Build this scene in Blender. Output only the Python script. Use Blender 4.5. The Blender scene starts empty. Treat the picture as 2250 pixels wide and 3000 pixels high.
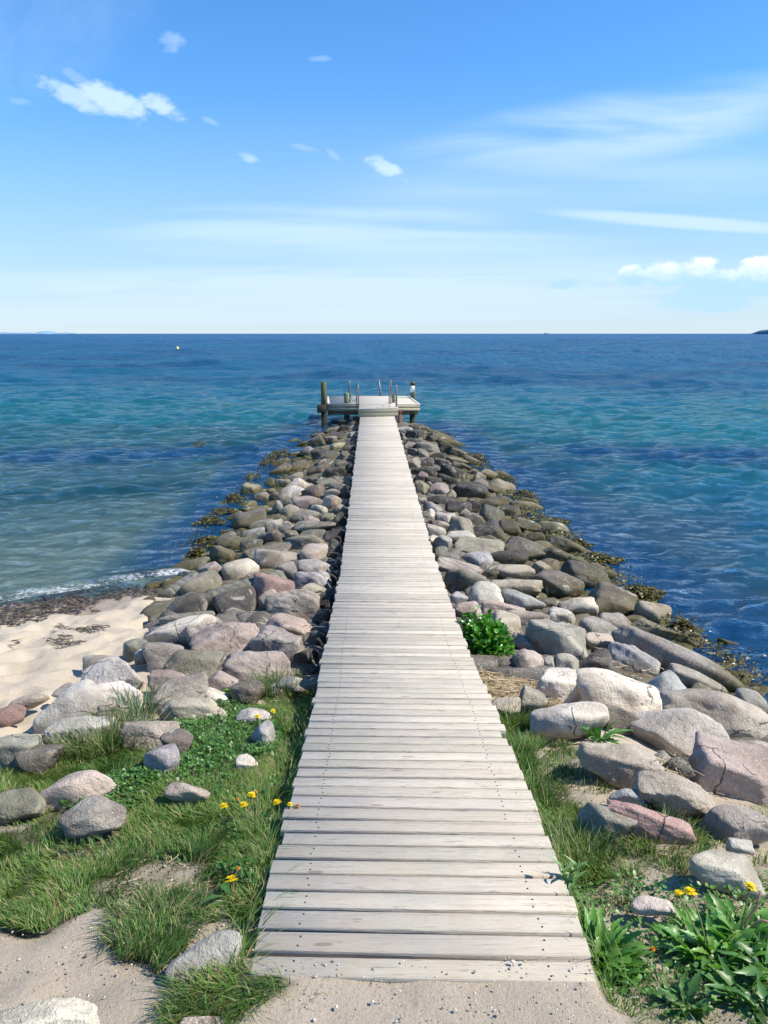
import bpy, bmesh, math, random
import numpy as np
from mathutils import Vector, Matrix

# ------------------------------------------------------------------ camera
PITCH = math.radians(12.64)
CAMZ = 2.80
F = 2333.0                      # focal length in photo pixels (2250 x 3000)
scene = bpy.context.scene
C = scene.collection
cam_d = bpy.data.cameras.new("camera")
cam = bpy.data.objects.new("camera", cam_d)
C.objects.link(cam)
cam.location = (0, 0, CAMZ)
cam.rotation_euler = (math.radians(90) - PITCH, 0, 0)
cam_d.sensor_fit = 'VERTICAL'
cam_d.sensor_height = 36.0
cam_d.sensor_width = 27.0
cam_d.lens = 28.0
cam_d.clip_start = 0.05
cam_d.clip_end = 40000
scene.camera = cam
scene.view_settings.view_transform = 'Standard'
scene.view_settings.look = 'None'
scene.view_settings.gamma = 1.0
scene.view_settings.exposure = 0.75
scene.cycles.use_denoising = True
scene.cycles.denoising_prefilter = 'ACCURATE'
scene.cycles.sample_clamp_direct = 1.6
scene.cycles.sample_clamp_indirect = 3.0
scene.render.resolution_x = 768
scene.render.resolution_y = 1024

# ------------------------------------------------------------------ sun
SUN = Vector((1.0, -0.14, 1.12)).normalized()
EL = math.asin(SUN.z)
ROT = math.atan2(SUN.x, SUN.y)
sd = bpy.data.lights.new("sun", 'SUN')
sd.energy = 4.3
sd.angle = math.radians(0.5)
sd.color = (1.0, 0.93, 0.81)
so = bpy.data.objects.new("sun", sd)
C.objects.link(so)
so.location = (30, -6, 34)
so.rotation_euler = SUN.to_track_quat('Z', 'Y').to_euler()


def uvdir(X, Y):
    """display pixel (1659 wide) -> direction ratios x/y, z/y"""
    a = (X - 829.5) / 1720.0
    b = (1106 - Y) / 1720.0
    x, y, z = a, math.cos(PITCH) + b * math.sin(PITCH), -math.sin(PITCH) + b * math.cos(PITCH)
    return x / y, z / y


class NT:
    """tiny node-tree helper"""
    def __init__(self, nt):
        self.nt = nt
        nt.nodes.clear()

    def n(self, t, **k):
        nd = self.nt.nodes.new(t)
        for a, v in k.items():
            if a == 'inp':
                for key, val in v.items():
                    self.put(nd.inputs[key], val)
            else:
                setattr(nd, a, v)
        return nd

    def put(self, sock, val):
        if isinstance(val, bpy.types.NodeSocket):
            self.nt.links.new(val, sock)
        else:
            sock.default_value = val

    def m(self, op, a, b=None, c=None, clamp=False):
        nd = self.nt.nodes.new('ShaderNodeMath')
        nd.operation = op
        nd.use_clamp = clamp
        self.put(nd.inputs[0], a)
        if b is not None:
            self.put(nd.inputs[1], b)
        if c is not None:
            self.put(nd.inputs[2], c)
        return nd.outputs[0]

    def sm(self, x, lo, hi, tlo=0.0, thi=1.0):
        nd = self.nt.nodes.new('ShaderNodeMapRange')
        nd.interpolation_type = 'SMOOTHSTEP'
        self.put(nd.inputs[0], x)
        self.put(nd.inputs[1], lo)
        self.put(nd.inputs[2], hi)
        self.put(nd.inputs[3], tlo)
        self.put(nd.inputs[4], thi)
        return nd.outputs[0]

    def mix(self, f, a, b, blend='MIX'):
        nd = self.nt.nodes.new('ShaderNodeMix')
        nd.data_type = 'RGBA'
        nd.blend_type = blend
        self.put(nd.inputs[0], f)
        self.put(nd.inputs[6], a if isinstance(a, bpy.types.NodeSocket) else (*a[:3], 1))
        self.put(nd.inputs[7], b if isinstance(b, bpy.types.NodeSocket) else (*b[:3], 1))
        return nd.outputs[2]

    def noise(self, vec, scale, detail=4.0, rough=0.55, dist=0.0, color=False):
        nd = self.nt.nodes.new('ShaderNodeTexNoise')
        if vec is not None:
            self.put(nd.inputs['Vector'], vec)
        nd.inputs['Scale'].default_value = scale
        nd.inputs['Detail'].default_value = detail
        nd.inputs['Roughness'].default_value = rough
        nd.inputs['Distortion'].default_value = dist
        return nd.outputs[1 if color else 0]

    def vmul(self, v, s):
        nd = self.nt.nodes.new('ShaderNodeVectorMath')
        nd.operation = 'MULTIPLY'
        self.put(nd.inputs[0], v)
        nd.inputs[1].default_value = s
        return nd.outputs[0]

    def vadd(self, v, s):
        nd = self.nt.nodes.new('ShaderNodeVectorMath')
        nd.operation = 'ADD'
        self.put(nd.inputs[0], v)
        self.put(nd.inputs[1], s)
        return nd.outputs[0]


# ------------------------------------------------------------------ world
world = bpy.data.worlds.new("World")
scene.world = world
world.use_nodes = True
w = NT(world.node_tree)
sky = w.n('ShaderNodeTexSky', sky_type='NISHITA', sun_disc=False, sun_elevation=EL, sun_rotation=ROT,
          altitude=0.0, air_density=1.0, dust_density=0.0, ozone_density=4.0)
tc = w.n('ShaderNodeTexCoord')
sep = w.n('ShaderNodeSeparateXYZ', inp={0: tc.outputs['Generated']})
yy = w.m('MAXIMUM', sep.outputs[1], 0.02)
U = w.m('DIVIDE', sep.outputs[0], yy)
V = w.m('DIVIDE', sep.outputs[2], yy)
front = w.sm(sep.outputs[1], 0.05, 0.3)
comb = w.n('ShaderNodeCombineXYZ', inp={0: U, 1: V})
P = comb.outputs[0]
nA = w.noise(P, 13.0, 6.0, 0.58, 0.3)
nB = w.noise(w.vmul(P, (1, 2.0, 1)), 34.0, 5.0, 0.6)
# streaks drawn out sideways, tilted a little
rotn = w.n('ShaderNodeMapping', inp={0: P})
rotn.inputs['Rotation'].default_value = (0, 0, math.radians(-9))
rotn.inputs['Scale'].default_value = (1.2, 9.0, 1)
nC = w.noise(rotn.outputs[0], 1.9, 5.0, 0.5, 0.6)
rot2 = w.n('ShaderNodeMapping', inp={0: P})
rot2.inputs['Rotation'].default_value = (0, 0, math.radians(2))
rot2.inputs['Scale'].default_value = (1.0, 14.0, 1)
nD = w.noise(rot2.outputs[0], 2.4, 5.0, 0.5, 0.4)


def ell(X, Y, rx, ry, rot=0.0):
    """soft elliptical footprint of a cloud, given where it stands in the sky"""
    u0, v0 = uvdir(X, Y)
    u1, _ = uvdir(X + 10, Y)
    _, v1 = uvdir(X, Y - 10)
    a, b = rx * (u1 - u0) / 10, ry * (v1 - v0) / 10
    du = w.m('SUBTRACT', U, u0)
    dv = w.m('SUBTRACT', V, v0)
    c, s = math.cos(math.radians(rot)), math.sin(math.radians(rot))
    p = w.m('DIVIDE', w.m('ADD', w.m('MULTIPLY', du, c), w.m('MULTIPLY', dv, s)), a)
    q = w.m('DIVIDE', w.m('SUBTRACT', w.m('MULTIPLY', dv, c), w.m('MULTIPLY', du, s)), b)
    return w.m('SUBTRACT', 1.0, w.m('ADD', w.m('MULTIPLY', p, p), w.m('MULTIPLY', q, q)))


def puff(X, Y, rx, ry, rot, dens, lo=0.0, hi=1.15, k=2.6):
    e = ell(X, Y, rx, ry, rot)
    e = w.m('ADD', w.m('MAXIMUM', e, -2.0), w.m('MULTIPLY', w.m('SUBTRACT', w.m('ADD', w.m('MULTIPLY', nA, 0.5), w.m('MULTIPLY', nB, 0.5)), 0.49), k * 2.0))
    return w.m('MULTIPLY', w.sm(e, lo, hi), dens)


puffs = [(150, 205, 85, 24, -24, 0.85), (250, 222, 95, 36, -22, 1.0), (345, 225, 60, 26, -25, 0.95), (170, 170, 55, 16, -35, 0.3),
         (45, 220, 40, 14, -8, 0.3), (372, 90, 36, 26, 10, 0.42), (535, 340, 28, 13, -20, 0.6), (455, 262, 30, 9, -25, 0.35),
         (840, 366, 58, 20, -24, 1.0), (815, 350, 22, 22, -40, 0.7), (690, 127, 30, 8, 0, 0.3), (660, 320, 40, 8, -10, 0.25), (720, 335, 22, 10, -40, 0.3)]
cl = None
for p_ in puffs:
    d_ = puff(*p_)
    cl = d_ if cl is None else w.m('MAXIMUM', cl, d_)
cumul = [(1368, 597, 32, 22, 0, 1.0), (1445, 590, 52, 27, -4, 1.0), (1505, 592, 44, 42, 0, 1.0), (1562, 608, 46, 26, -8, 1.0),
         (1645, 588, 46, 36, 0, 1.0), (1625, 622, 70, 24, 0, 0.8), (1217, 614, 30, 12, 8, 0.85), (1520, 652, 120, 20, 0, 0.75), (1302, 616, 14, 6, 0, 0.35)]
cu = None
for p_ in cumul:
    d_ = puff(*p_, k=2.4, lo=-0.45, hi=0.55)
    cu = d_ if cu is None else w.m('MAXIMUM', cu, d_)


def streak(X, Y, rx, ry, rot, dens, nz, lo=0.42, hi=0.75):
    e = w.sm(ell(X, Y, rx, ry, rot), 0.0, 0.9)
    return w.m('MULTIPLY', w.m('MULTIPLY', e, w.sm(nz, lo, hi)), dens)


strk = [streak(1330, 275, 600, 95, 9, 0.75, nC, 0.30, 0.68), streak(1250, 340, 700, 130, 6, 0.22, nC, 0.2, 0.8),
        streak(1480, 480, 360, 19, -4, 0.95, nD, 0.05, 0.5), streak(700, 480, 480, 50, 0, 0.65, nD, 0.34, 0.62), streak(800, 515, 700, 34, -1, 0.65, nD, 0.25, 0.6),
        streak(1000, 555, 900, 40, -2, 0.5, nD, 0.25, 0.6), streak(900, 625, 1500, 60, 0, 0.95, nD, 0.30, 0.52), streak(500, 680, 1100, 22, 0, 0.9, nD, 0.25, 0.5), streak(1350, 400, 700, 60, 3, 0.35, nC, 0.2, 0.7),
        streak(60, 60, 360, 190, 20, 0.22, nA, 0.2, 0.8)]
st = strk[0]
for s_ in strk[1:]:
    st = w.m('ADD', st, w.m('MULTIPLY', s_, w.m('SUBTRACT', 1.0, st, clamp=True)))
lo_haze = w.m('MULTIPLY', w.sm(V, 0.30, 0.0), 0.6)
thin = w.m('ADD', w.m('MULTIPLY', w.m('SUBTRACT', 1.0, w.m('MAXIMUM', st, cl), clamp=True), lo_haze), w.m('MAXIMUM', st, cl), clamp=True)
thin = w.m('MULTIPLY', thin, front)
cu = w.m('MULTIPLY', cu, front)
hfall = w.sm(V, 0.0, 0.30, 0.60, 1.0)
hsv = w.n('ShaderNodeHueSaturation', inp={'Hue': 0.497, 'Saturation': 1.12, 'Value': hfall, 'Color': w.mix(1.0, sky.outputs[0], (0.87, 1.035, 1.24), 'MULTIPLY')})
bg = w.n('ShaderNodeBackground', inp={'Color': hsv.outputs[0], 'Strength': 0.104})
bgt = w.n('ShaderNodeBackground', inp={'Color': w.mix(w.sm(V, 0.10, 0.03), (0.52, 0.70, 0.90), (0.56, 0.70, 0.86)), 'Strength': 0.76})
# cumulus: white tops, blue grey bases
base_ = w.sm(w.m('ADD', V, w.m('MULTIPLY', nB, 0.03)), 0.074, 0.106)
ccol = w.mix(base_, (0.36, 0.58, 0.78), (0.86, 0.88, 0.90))
bgc = w.n('ShaderNodeBackground', inp={'Color': ccol, 'Strength': 0.84})
m1 = w.n('ShaderNodeMixShader', inp={0: thin, 1: bg.outputs[0], 2: bgt.outputs[0]})
m2 = w.n('ShaderNodeMixShader', inp={0: w.m('MULTIPLY', cu, 0.9), 1: m1.outputs[0], 2: bgc.outputs[0]})
w.n('ShaderNodeOutputWorld', inp={0: m2.outputs[0]})

# ------------------------------------------------------------------ numpy helpers
rng = np.random.default_rng(7)
random.seed(11)
TAB = rng.random((64, 64, 64)).astype(np.float64)


def vn3(x, y, z):
    xi, yi, zi = np.floor(x).astype(int), np.floor(y).astype(int), np.floor(z).astype(int)
    fx, fy, fz = x - xi, y - yi, z - zi
    fx, fy, fz = (t * t * (3 - 2 * t) for t in (fx, fy, fz))
    r = 0
    for a in (0, 1):
        wx = fx if a else 1 - fx
        for b in (0, 1):
            wy = fy if b else 1 - fy
            for c in (0, 1):
                wz = fz if c else 1 - fz
                r = r + TAB[(xi + a) % 64, (yi + b) % 64, (zi + c) % 64] * wx * wy * wz
    return r * 2 - 1


def fbm(x, y, z=None, oct=4, g=0.5):
    x = np.asarray(x, float)
    y = np.asarray(y, float)
    z = np.zeros_like(x) + 3.3 if z is None else z
    r, a = 0, 1.0
    for i in range(oct):
        r = r + a * vn3(x * 2 ** i + 17.1 * i, y * 2 ** i + 5.7 * i, z * 2 ** i + 9.2 * i)
        a *= g
    return r


def sstep(x, a, b):
    t = np.clip((x - a) / (b - a), 0, 1)
    return t * t * (3 - 2 * t)


def mesh_np(name, V_, faces, mat=None, smooth=True):
    me = bpy.data.meshes.new(name)
    V_ = np.asarray(V_, dtype=np.float32)
    me.vertices.add(len(V_))
    me.vertices.foreach_set('co', V_.ravel())
    if isinstance(faces, np.ndarray):
        k = faces.shape[1]
        n = len(faces)
        me.loops.add(n * k)
        me.loops.foreach_set('vertex_index', faces.astype(np.int32).ravel())
        me.polygons.add(n)
        me.polygons.foreach_set('loop_start', np.arange(0, n * k, k, dtype=np.int32))
    else:
        me.loops.add(sum(len(f) for f in faces))
        me.loops.foreach_set('vertex_index', np.array([i for f in faces for i in f], dtype=np.int32))
        me.polygons.add(len(faces))
        ls = np.cumsum([0] + [len(f) for f in faces[:-1]])
        me.polygons.foreach_set('loop_start', ls.astype(np.int32))
    me.update(calc_edges=True)
    me.validate()
    if smooth:
        me.polygons.foreach_set('use_smooth', np.ones(len(me.polygons), dtype=bool))
    if mat:
        me.materials.append(mat)
    return me


def link(name, me, parent=None, loc=(0, 0, 0)):
    o = bpy.data.objects.new(name, me)
    C.objects.link(o)
    o.location = loc
    if parent is not None:
        o.parent = parent
    return o


def tag(o, label=None, cat=None, group=None, kind=None):
    if label:
        o['label'] = label
    if cat:
        o['category'] = cat
    if group:
        o['group'] = group
    if kind:
        o['kind'] = kind
    return o


def pcol(me, name, arr):
    arr = np.asarray(arr, dtype=np.float32)
    if arr.ndim == 1:
        at = me.attributes.new(name, 'FLOAT', 'POINT')
        at.data.foreach_set('value', arr)
    else:
        if arr.shape[1] == 3:
            arr = np.hstack([arr, np.ones((len(arr), 1), np.float32)])
        at = me.attributes.new(name, 'FLOAT_COLOR', 'POINT')
        at.data.foreach_set('color', arr.ravel())


class MB:
    """collects shapes into one mesh"""
    def __init__(self):
        self.v, self.f, self.c = [], [], []

    def add(self, vs, fs, col=(1, 1, 1)):
        b = len(self.v)
        self.v += [tuple(p) for p in vs]
        self.c += [col] * len(vs)
        self.f += [tuple(i + b for i in f) for f in fs]

    def box(self, c, s, rot=None, col=(1, 1, 1), bev=0.0):
        """chamfered box"""
        hx, hy, hz = s[0] / 2, s[1] / 2, s[2] / 2
        bm = bmesh.new()
        bmesh.ops.create_cube(bm, size=1.0)
        for v in bm.verts:
            v.co = Vector((v.co.x * 2 * hx, v.co.y * 2 * hy, v.co.z * 2 * hz))
        if bev > 0:
            bmesh.ops.bevel(bm, geom=list(bm.edges), offset=bev, segments=1, affect='EDGES')
        M = Matrix.Translation(c) @ (rot.to_4x4() if rot is not None else Matrix.Identity(4))
        bm.verts.index_update()
        self.add([M @ v.co for v in bm.verts], [tuple(v.index for v in f.verts) for f in bm.faces], col)
        bm.free()

    def prism(self, pts, z0, z1, col=(1, 1, 1)):
        """vertical prism on a convex footprint"""
        n = len(pts)
        vs = [(x, y, z0) for x, y in pts] + [(x, y, z1) for x, y in pts]
        fs = [tuple(range(n))[::-1], tuple(range(n, 2 * n))] + [(i, (i + 1) % n, n + (i + 1) % n, n + i) for i in range(n)]
        self.add(vs, fs, col)

    def tube(self, path, r, n=10, col=(1, 1, 1), cap=True):
        path = [Vector(p) for p in path]
        rr = r if isinstance(r, (list, tuple)) else [r] * len(path)
        vs, fs = [], []
        prev = None
        for i, p in enumerate(path):
            t = (path[min(i + 1, len(path) - 1)] - path[max(i - 1, 0)]).normalized()
            if prev is None:
                a = Vector((0, 0, 1)) if abs(t.z) < 0.9 else Vector((1, 0, 0))
                u = t.cross(a).normalized()
            else:
                u = (prev - t * prev.dot(t)).normalized()
            prev = u
            v = t.cross(u)
            for k in range(n):
                an = 2 * math.pi * k / n
                vs.append(p + (u * math.cos(an) + v * math.sin(an)) * rr[i])
        for i in range(len(path) - 1):
            for k in range(n):
                a, b = i * n + k, i * n + (k + 1) % n
                fs.append((a, b, b + n, a + n))
        if cap:
            fs.append(tuple(range(n))[::-1])
            fs.append(tuple(range((len(path) - 1) * n, len(path) * n)))
        self.add(vs, fs, col)

    def build(self, name, mat, parent=None, smooth=False):
        me = mesh_np(name, np.array(self.v), self.f, mat, smooth)
        pcol(me, 'tint', np.array(self.c)[:, :3]) if len(me.vertices) == len(self.c) else None
        return link(name, me, parent)


# ------------------------------------------------------------------ camera <-> world
fw = np.array([0, math.cos(PITCH), -math.sin(PITCH)])
upv = np.array([0, math.sin(PITCH), math.cos(PITCH)])


def ray(X, Y):
    """photo pixel (2250 x 3000) -> unit ray"""
    d = fw * F + np.array([1.0, 0, 0]) * (X - 1125) + upv * (1500 - Y)
    return d / np.linalg.norm(d)


def proj(x, y, z):
    Z = y * fw[1] + (z - CAMZ) * fw[2]
    yu = y * upv[1] + (z - CAMZ) * upv[2]
    return 1125 + F * x / Z, 1500 - F * yu / Z


def at_y(X, Y, y):
    d = ray(X, Y)
    t = y / d[1]
    return Vector((d[0] * t, y, CAMZ + d[2] * t))


def at_z(X, Y, z):
    d = ray(X, Y)
    t = (z - CAMZ) / d[2]
    return Vector((d[0] * t, d[1] * t, z))


# deck height and centre line, terrain
DK = np.array([(1.0, 1.01), (1.8, 1.01), (2.3, 1.0), (3.05, .92), (3.55, .86), (3.92, .82), (4.45, .75), (5.2, .66), (6.2, .57), (7.2, .50), (8.2, .445), (9.2, .43), (30, .43)])
XC = np.array([(1.0, .112), (4, .11), (5, .085), (8.2, .054), (23.3, -.196), (30, -.3)])
deckz = lambda y: np.interp(y, DK[:, 0], DK[:, 1])
deckx = lambda y: np.interp(y, XC[:, 0], XC[:, 1])
CR = np.array([(-80, 1.2), (0.5, 1.03), (1.75, 1.0), (2.0, .965), (2.5, .93), (3, .86), (3.5, .78), (4, .68), (5, .50), (6.2, .35), (8, .23), (24, .20), (25.2, -.1), (27, -.6), (40, -1.6), (80, -2.5)])
XR = np.array([(-80, 60), (-20, 18), (0, 8), (2, 5.0), (4, 3.7), (6, 3.15), (8, 2.9), (12.4, 2.48), (18, 2.1), (22.5, 1.72), (25, 1.2)])
XL = np.array([(8, 2.9), (9.1, 2.75), (11, 2.75), (18.5, 2.55), (24, 2.0), (25, 1.6)])


def shore(x, y):
    """distance inland (+) from the beach waterline on the left"""
    return (8.95 + 0.5 * (np.minimum(x, 0) + 2.5) - y) * 0.9 + 0.10 * np.sin(x * 1.7)


def E(x, y):
    """surface the stone centres lie on"""
    x = np.asarray(x, float)
    y = np.asarray(y, float)
    cr = np.interp(y, CR[:, 0], CR[:, 1])
    xr = np.interp(y, XR[:, 0], XR[:, 1])
    xl = np.interp(y, XL[:, 0], XL[:, 1])
    r0 = np.where(y < 5, 1.2, 0.75)
    tr = np.clip((x - r0) / (xr - r0), 0, 1.6)
    right = cr - (cr + 0.02) * tr
    B = np.clip(0.125 * shore(x, y) + 0.09 * sstep(y, 4.2, 2.0), -3, 1.2)
    B = np.minimum(B, cr + 0.03)
    low = np.maximum(B, -0.02) + np.where(y > 9, -0.05, 0)
    tl = np.where(y > 8.5, np.clip((-x - 0.8) / (xl - 0.8), 0, 1), sstep(-x, 0.9, np.where(y > 4, 2.3, 1.8)))
    left = cr + (low - cr) * tl
    return np.where(x > 0, right, left)


def G(x, y):
    """ground sheet (beach, soil, sea bed)"""
    x = np.asarray(x, float)
    y = np.asarray(y, float)
    e = E(x, y)
    B = 0.125 * shore(x, y) + 0.09 * sstep(y, 4.2, 2.0)
    B = np.where(B < 0, -1.6 * (1 - np.exp(B * 0.8)) * 0.5 + B * 0.25, B)
    B = np.maximum(B, -4)
    cr = np.interp(y, CR[:, 0], CR[:, 1])
    beach = np.minimum(B, cr + 0.03)
    xr = np.interp(y, XR[:, 0], XR[:, 1])
    xl = np.interp(y, XL[:, 0], XL[:, 1])
    # under the stones the ground lies lower
    sink = 0.05 + 0.12 * sstep(y, 4.3, 7.0)
    sinkr = sink + 0.03 * sstep(x, 1.7, 2.4) * sstep(y, 2.6, 3.6)
    g = e - np.where(x > 0, sinkr, sink)
    # outside the breakwater
    gr = -0.3 - 0.16 * np.maximum(x - xr, 0)
    g = np.where(x > 0, g + (np.maximum(gr, -4) - g) * sstep(x, xr + 0.1, xr + 1.4) * (y > -20), g)
    kl = sstep(-x, np.where(y > 7.5, xl - 0.1, 1.9), np.where(y > 7.5, xl + 0.5, 2.5)) 
    kl = np.maximum(kl, sstep(y, 4.0, 2.4)) * (x < 0)
    g = g * (1 - kl) + (beach - 0.03) * kl
    far = sstep(y, 24.5, 28)
    g = g * (1 - far) + (-1.2 - 0.02 * np.maximum(y - 28, 0)) * far
    g = np.where((x < -1.2) & (y < 9.3), np.maximum(g, beach - 0.05), g)
    return np.maximum(g, -5)


def hitE(X, Y, off=0.0):
    d = ray(X, Y)
    t = np.linspace(1.5, 40, 3000)
    z = CAMZ + d[2] * t
    h = E(d[0] * t, d[1] * t) + off
    k = np.argmax(z < h)
    if z[k] >= h[k]:
        k = len(t) - 1
    return np.array([d[0] * t[k], d[1] * t[k], z[k]])


def hitG(X, Y):
    d = ray(X, Y)
    t = np.linspace(1.5, 60, 4000)
    z = CAMZ + d[2] * t
    h = G(d[0] * t, d[1] * t)
    k = np.argmax(z < h)
    return Vector((d[0] * t[k], d[1] * t[k], h[k]))


def hitGD(X, Y):          # display coordinates
    return hitG(X * 1.35624, Y * 1.35624)

# ------------------------------------------------------------------ materials
def new_mat(name):
    m = bpy.data.materials.new(name)
    m.use_nodes = True
    return m, NT(m.node_tree)


def out(t, sh):
    t.n('ShaderNodeOutputMaterial', inp={0: sh})


def bump(t, h, strength=0.3, dist=0.02):
    return t.n('ShaderNodeBump', inp={'Height': h, 'Strength': strength, 'Distance': dist}).outputs[0]


# sand, soil and sea bed
m_ground, t = new_mat("sand_and_soil")
geo = t.n('ShaderNodeNewGeometry')
pos = geo.outputs['Position']
sp = t.n('ShaderNodeSeparateXYZ', inp={0: pos})
n1 = t.noise(pos, 1.3, 5)
n2 = t.noise(pos, 9.0, 5, 0.6)
n3 = t.noise(pos, 90.0, 4, 0.7)
n4 = t.noise(pos, 420.0, 2, 0.7)
dry = t.mix(n2, (0.50, 0.415, 0.305), (0.63, 0.54, 0.41))
dry = t.mix(t.sm(n3, 0.5, 0.8), dry, (0.42, 0.34, 0.25))
dry = t.mix(t.sm(n4, 0.62, 0.7), dry, (0.75, 0.7, 0.62))
dry = t.mix(t.sm(n4, 0.40, 0.34), dry, (0.20, 0.16, 0.13))
near = t.sm(sp.outputs[1], 4.4, 3.0)
soil = t.mix(n2, (0.41, 0.335, 0.245), (0.53, 0.45, 0.345))
soil = t.mix(t.m('MULTIPLY', t.sm(n3, 0.5, 0.7), 0.5), soil, (0.25, 0.20, 0.15))
soil = t.mix(t.sm(n4, 0.66, 0.7), soil, (0.72, 0.68, 0.62))
soil = t.mix(t.sm(n4, 0.36, 0.31), soil, (0.12, 0.10, 0.09))
col = t.mix(near, dry, soil)
at = t.n('ShaderNodeAttribute', attribute_name='turf')
col = t.mix(t.m('MULTIPLY', at.outputs['Fac'], t.sm(n2, 0.25, 0.6)), col, (0.10, 0.095, 0.05))
wet = t.sm(t.m('ADD', sp.outputs[2], t.m('MULTIPLY', n1, 0.03)), 0.10, 0.04)
col = t.mix(t.m('MULTIPLY', wet, 0.75), col, (0.26, 0.20, 0.145))
wd = t.n('ShaderNodeAttribute', attribute_name='weed')
col = t.mix(wd.outputs['Fac'], col, (0.035, 0.04, 0.02))
rk = t.n('ShaderNodeAttribute', attribute_name='stone_zone')
col = t.mix(t.m('MULTIPLY', rk.outputs['Fac'], 0.85), col, (0.10, 0.085, 0.065))  # ground darker beneath the breakwater stones
bs = t.n('ShaderNodeBsdfPrincipled', inp={'Base Color': col, 'Roughness': t.sm(wet, 0, 1, 0.95, 0.35), 'Specular IOR Level': 0.25,
         'Normal': bump(t, t.m('ADD', t.m('MULTIPLY', n2, 0.6), t.m('ADD', t.m('MULTIPLY', n3, 0.35), t.m('MULTIPLY', n4, 0.25))), 0.8, 0.03)})
out(t, bs.outputs[0])

# stone
m_stone, t = new_mat("granite")
oi = t.n('ShaderNodeObjectInfo')
geo = t.n('ShaderNodeNewGeometry')
tcn = t.n('ShaderNodeTexCoord')
v = t.vadd(tcn.outputs['Object'], t.n('ShaderNodeCombineXYZ', inp={0: t.m('MULTIPLY', oi.outputs['Random'], 53.0), 1: t.m('MULTIPLY', oi.outputs['Random'], 17.0)}).outputs[0])
g1 = t.noise(v, 3.0, 5, 0.6, 0.4)
g2 = t.noise(v, 14.0, 6, 0.65)
g3 = t.noise(v, 130.0, 3, 0.6)
g4 = t.noise(v, 55.0, 4, 0.7)
base = oi.outputs['Color']
dark = t.mix(1.0, base, (0.52, 0.50, 0.48), 'MULTIPLY')
lite = t.mix(0.45, base, (0.64, 0.57, 0.47))
c = t.mix(t.sm(g1, 0.32, 0.62), dark, base)
c = t.mix(t.m('MULTIPLY', t.sm(g2, 0.54, 0.70), 0.5), c, lite)
c = t.mix(t.m('MULTIPLY', t.sm(g3, 0.56, 0.64), t.sm(t.m('FRACT', t.m('MULTIPLY', oi.outputs['Random'], 7.3)), 0, 1, 0.15, 0.95)), c, lite)
c = t.mix(t.m('MULTIPLY', t.sm(g3, 0.44, 0.34), 0.6), c, dark)
c = t.mix(t.m('MULTIPLY', t.sm(g4, 0.60, 0.72), 0.45), c, (0.07, 0.065, 0.06))
# bands and veins on some
wv = t.n('ShaderNodeTexWave', bands_direction='DIAGONAL', inp={'Vector': v, 'Scale': 5.0, 'Distortion': 4.5, 'Detail': 3.0, 'Detail Scale': 1.6})
c = t.mix(t.m('MULTIPLY', t.m('MULTIPLY', t.sm(wv.outputs['Fac'], 0.45, 0.9), 0.7), oi.outputs['Alpha']), c, t.mix(1.0, base, (0.42, 0.40, 0.38), 'MULTIPLY'))
# lichen spots
vor = t.n('ShaderNodeTexVoronoi', inp={'Vector': v, 'Scale': 26.0})
c = t.mix(t.m('MULTIPLY', t.m('MULTIPLY', t.sm(vor.outputs['Distance'], 0.26, 0.16), t.sm(g1, 0.5, 0.66)), 0.5), c, (0.58, 0.53, 0.45))
# fucus and algae by the waterline
sp = t.n('ShaderNodeSeparateXYZ', inp={0: geo.outputs['Position']})
zz = t.m('ADD', sp.outputs[2], t.m('MULTIPLY', t.m('SUBTRACT', g2, 0.5), 0.22))
far_ = t.sm(sp.outputs[1], 4.6, 6.0)
alg = t.m('MULTIPLY', t.sm(zz, 0.12, 0.03), 0.9)
c = t.mix(t.m('MULTIPLY', t.sm(zz, 0.26, 0.10), t.m('MULTIPLY', far_, 0.6)), c, (0.13, 0.11, 0.045))
c = t.mix(t.m('MULTIPLY', alg, far_), c, t.mix(g4, (0.035, 0.03, 0.008), (0.11, 0.09, 0.015)))
vd = t.vadd(v, t.vmul(t.noise(v, 4.0, 4, 0.6, 0.0, True), (0.22, 0.22, 0.22)))
vc = t.n('ShaderNodeTexVoronoi', feature='DISTANCE_TO_EDGE', inp={'Vector': vd, 'Scale': 3.4})
crk = t.m('MULTIPLY', t.sm(vc.outputs['Distance'], 0.022, 0.002), t.m('MULTIPLY', t.sm(g1, 0.50, 0.58), t.sm(oi.outputs['Random'], 0.25, 0.6)))
c = t.mix(t.m('MULTIPLY', crk, 0.75), c, (0.05, 0.042, 0.033))
stn = t.noise(v, 5.5, 4, 0.62, 1.2)
c = t.mix(t.m('MULTIPLY', t.sm(stn, 0.60, 0.68), t.m('MULTIPLY', t.sm(oi.outputs['Random'], 0.9, 0.3), 0.55)), c, (0.60, 0.56, 0.47))
c = t.mix(t.m('MULTIPLY', t.sm(stn, 0.36, 0.27), 0.5), c, t.mix(1.0, base, (0.36, 0.33, 0.27), 'MULTIPLY'))
g2 = t.m('SUBTRACT', g2, t.m('MULTIPLY', crk, 0.5))
hb = t.m('ADD', t.m('MULTIPLY', g2, 0.5), t.m('ADD', t.m('MULTIPLY', g4, 0.35), t.m('MULTIPLY', g3, 0.15)))
bs = t.n('ShaderNodeBsdfPrincipled', inp={'Base Color': c, 'Roughness': t.sm(t.m('MULTIPLY', alg, far_), 0, 1, 0.82, 0.5), 'Specular IOR Level': 0.3, 'Normal': bump(t, hb, 0.9, 0.035)})
out(t, bs.outputs[0])


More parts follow.
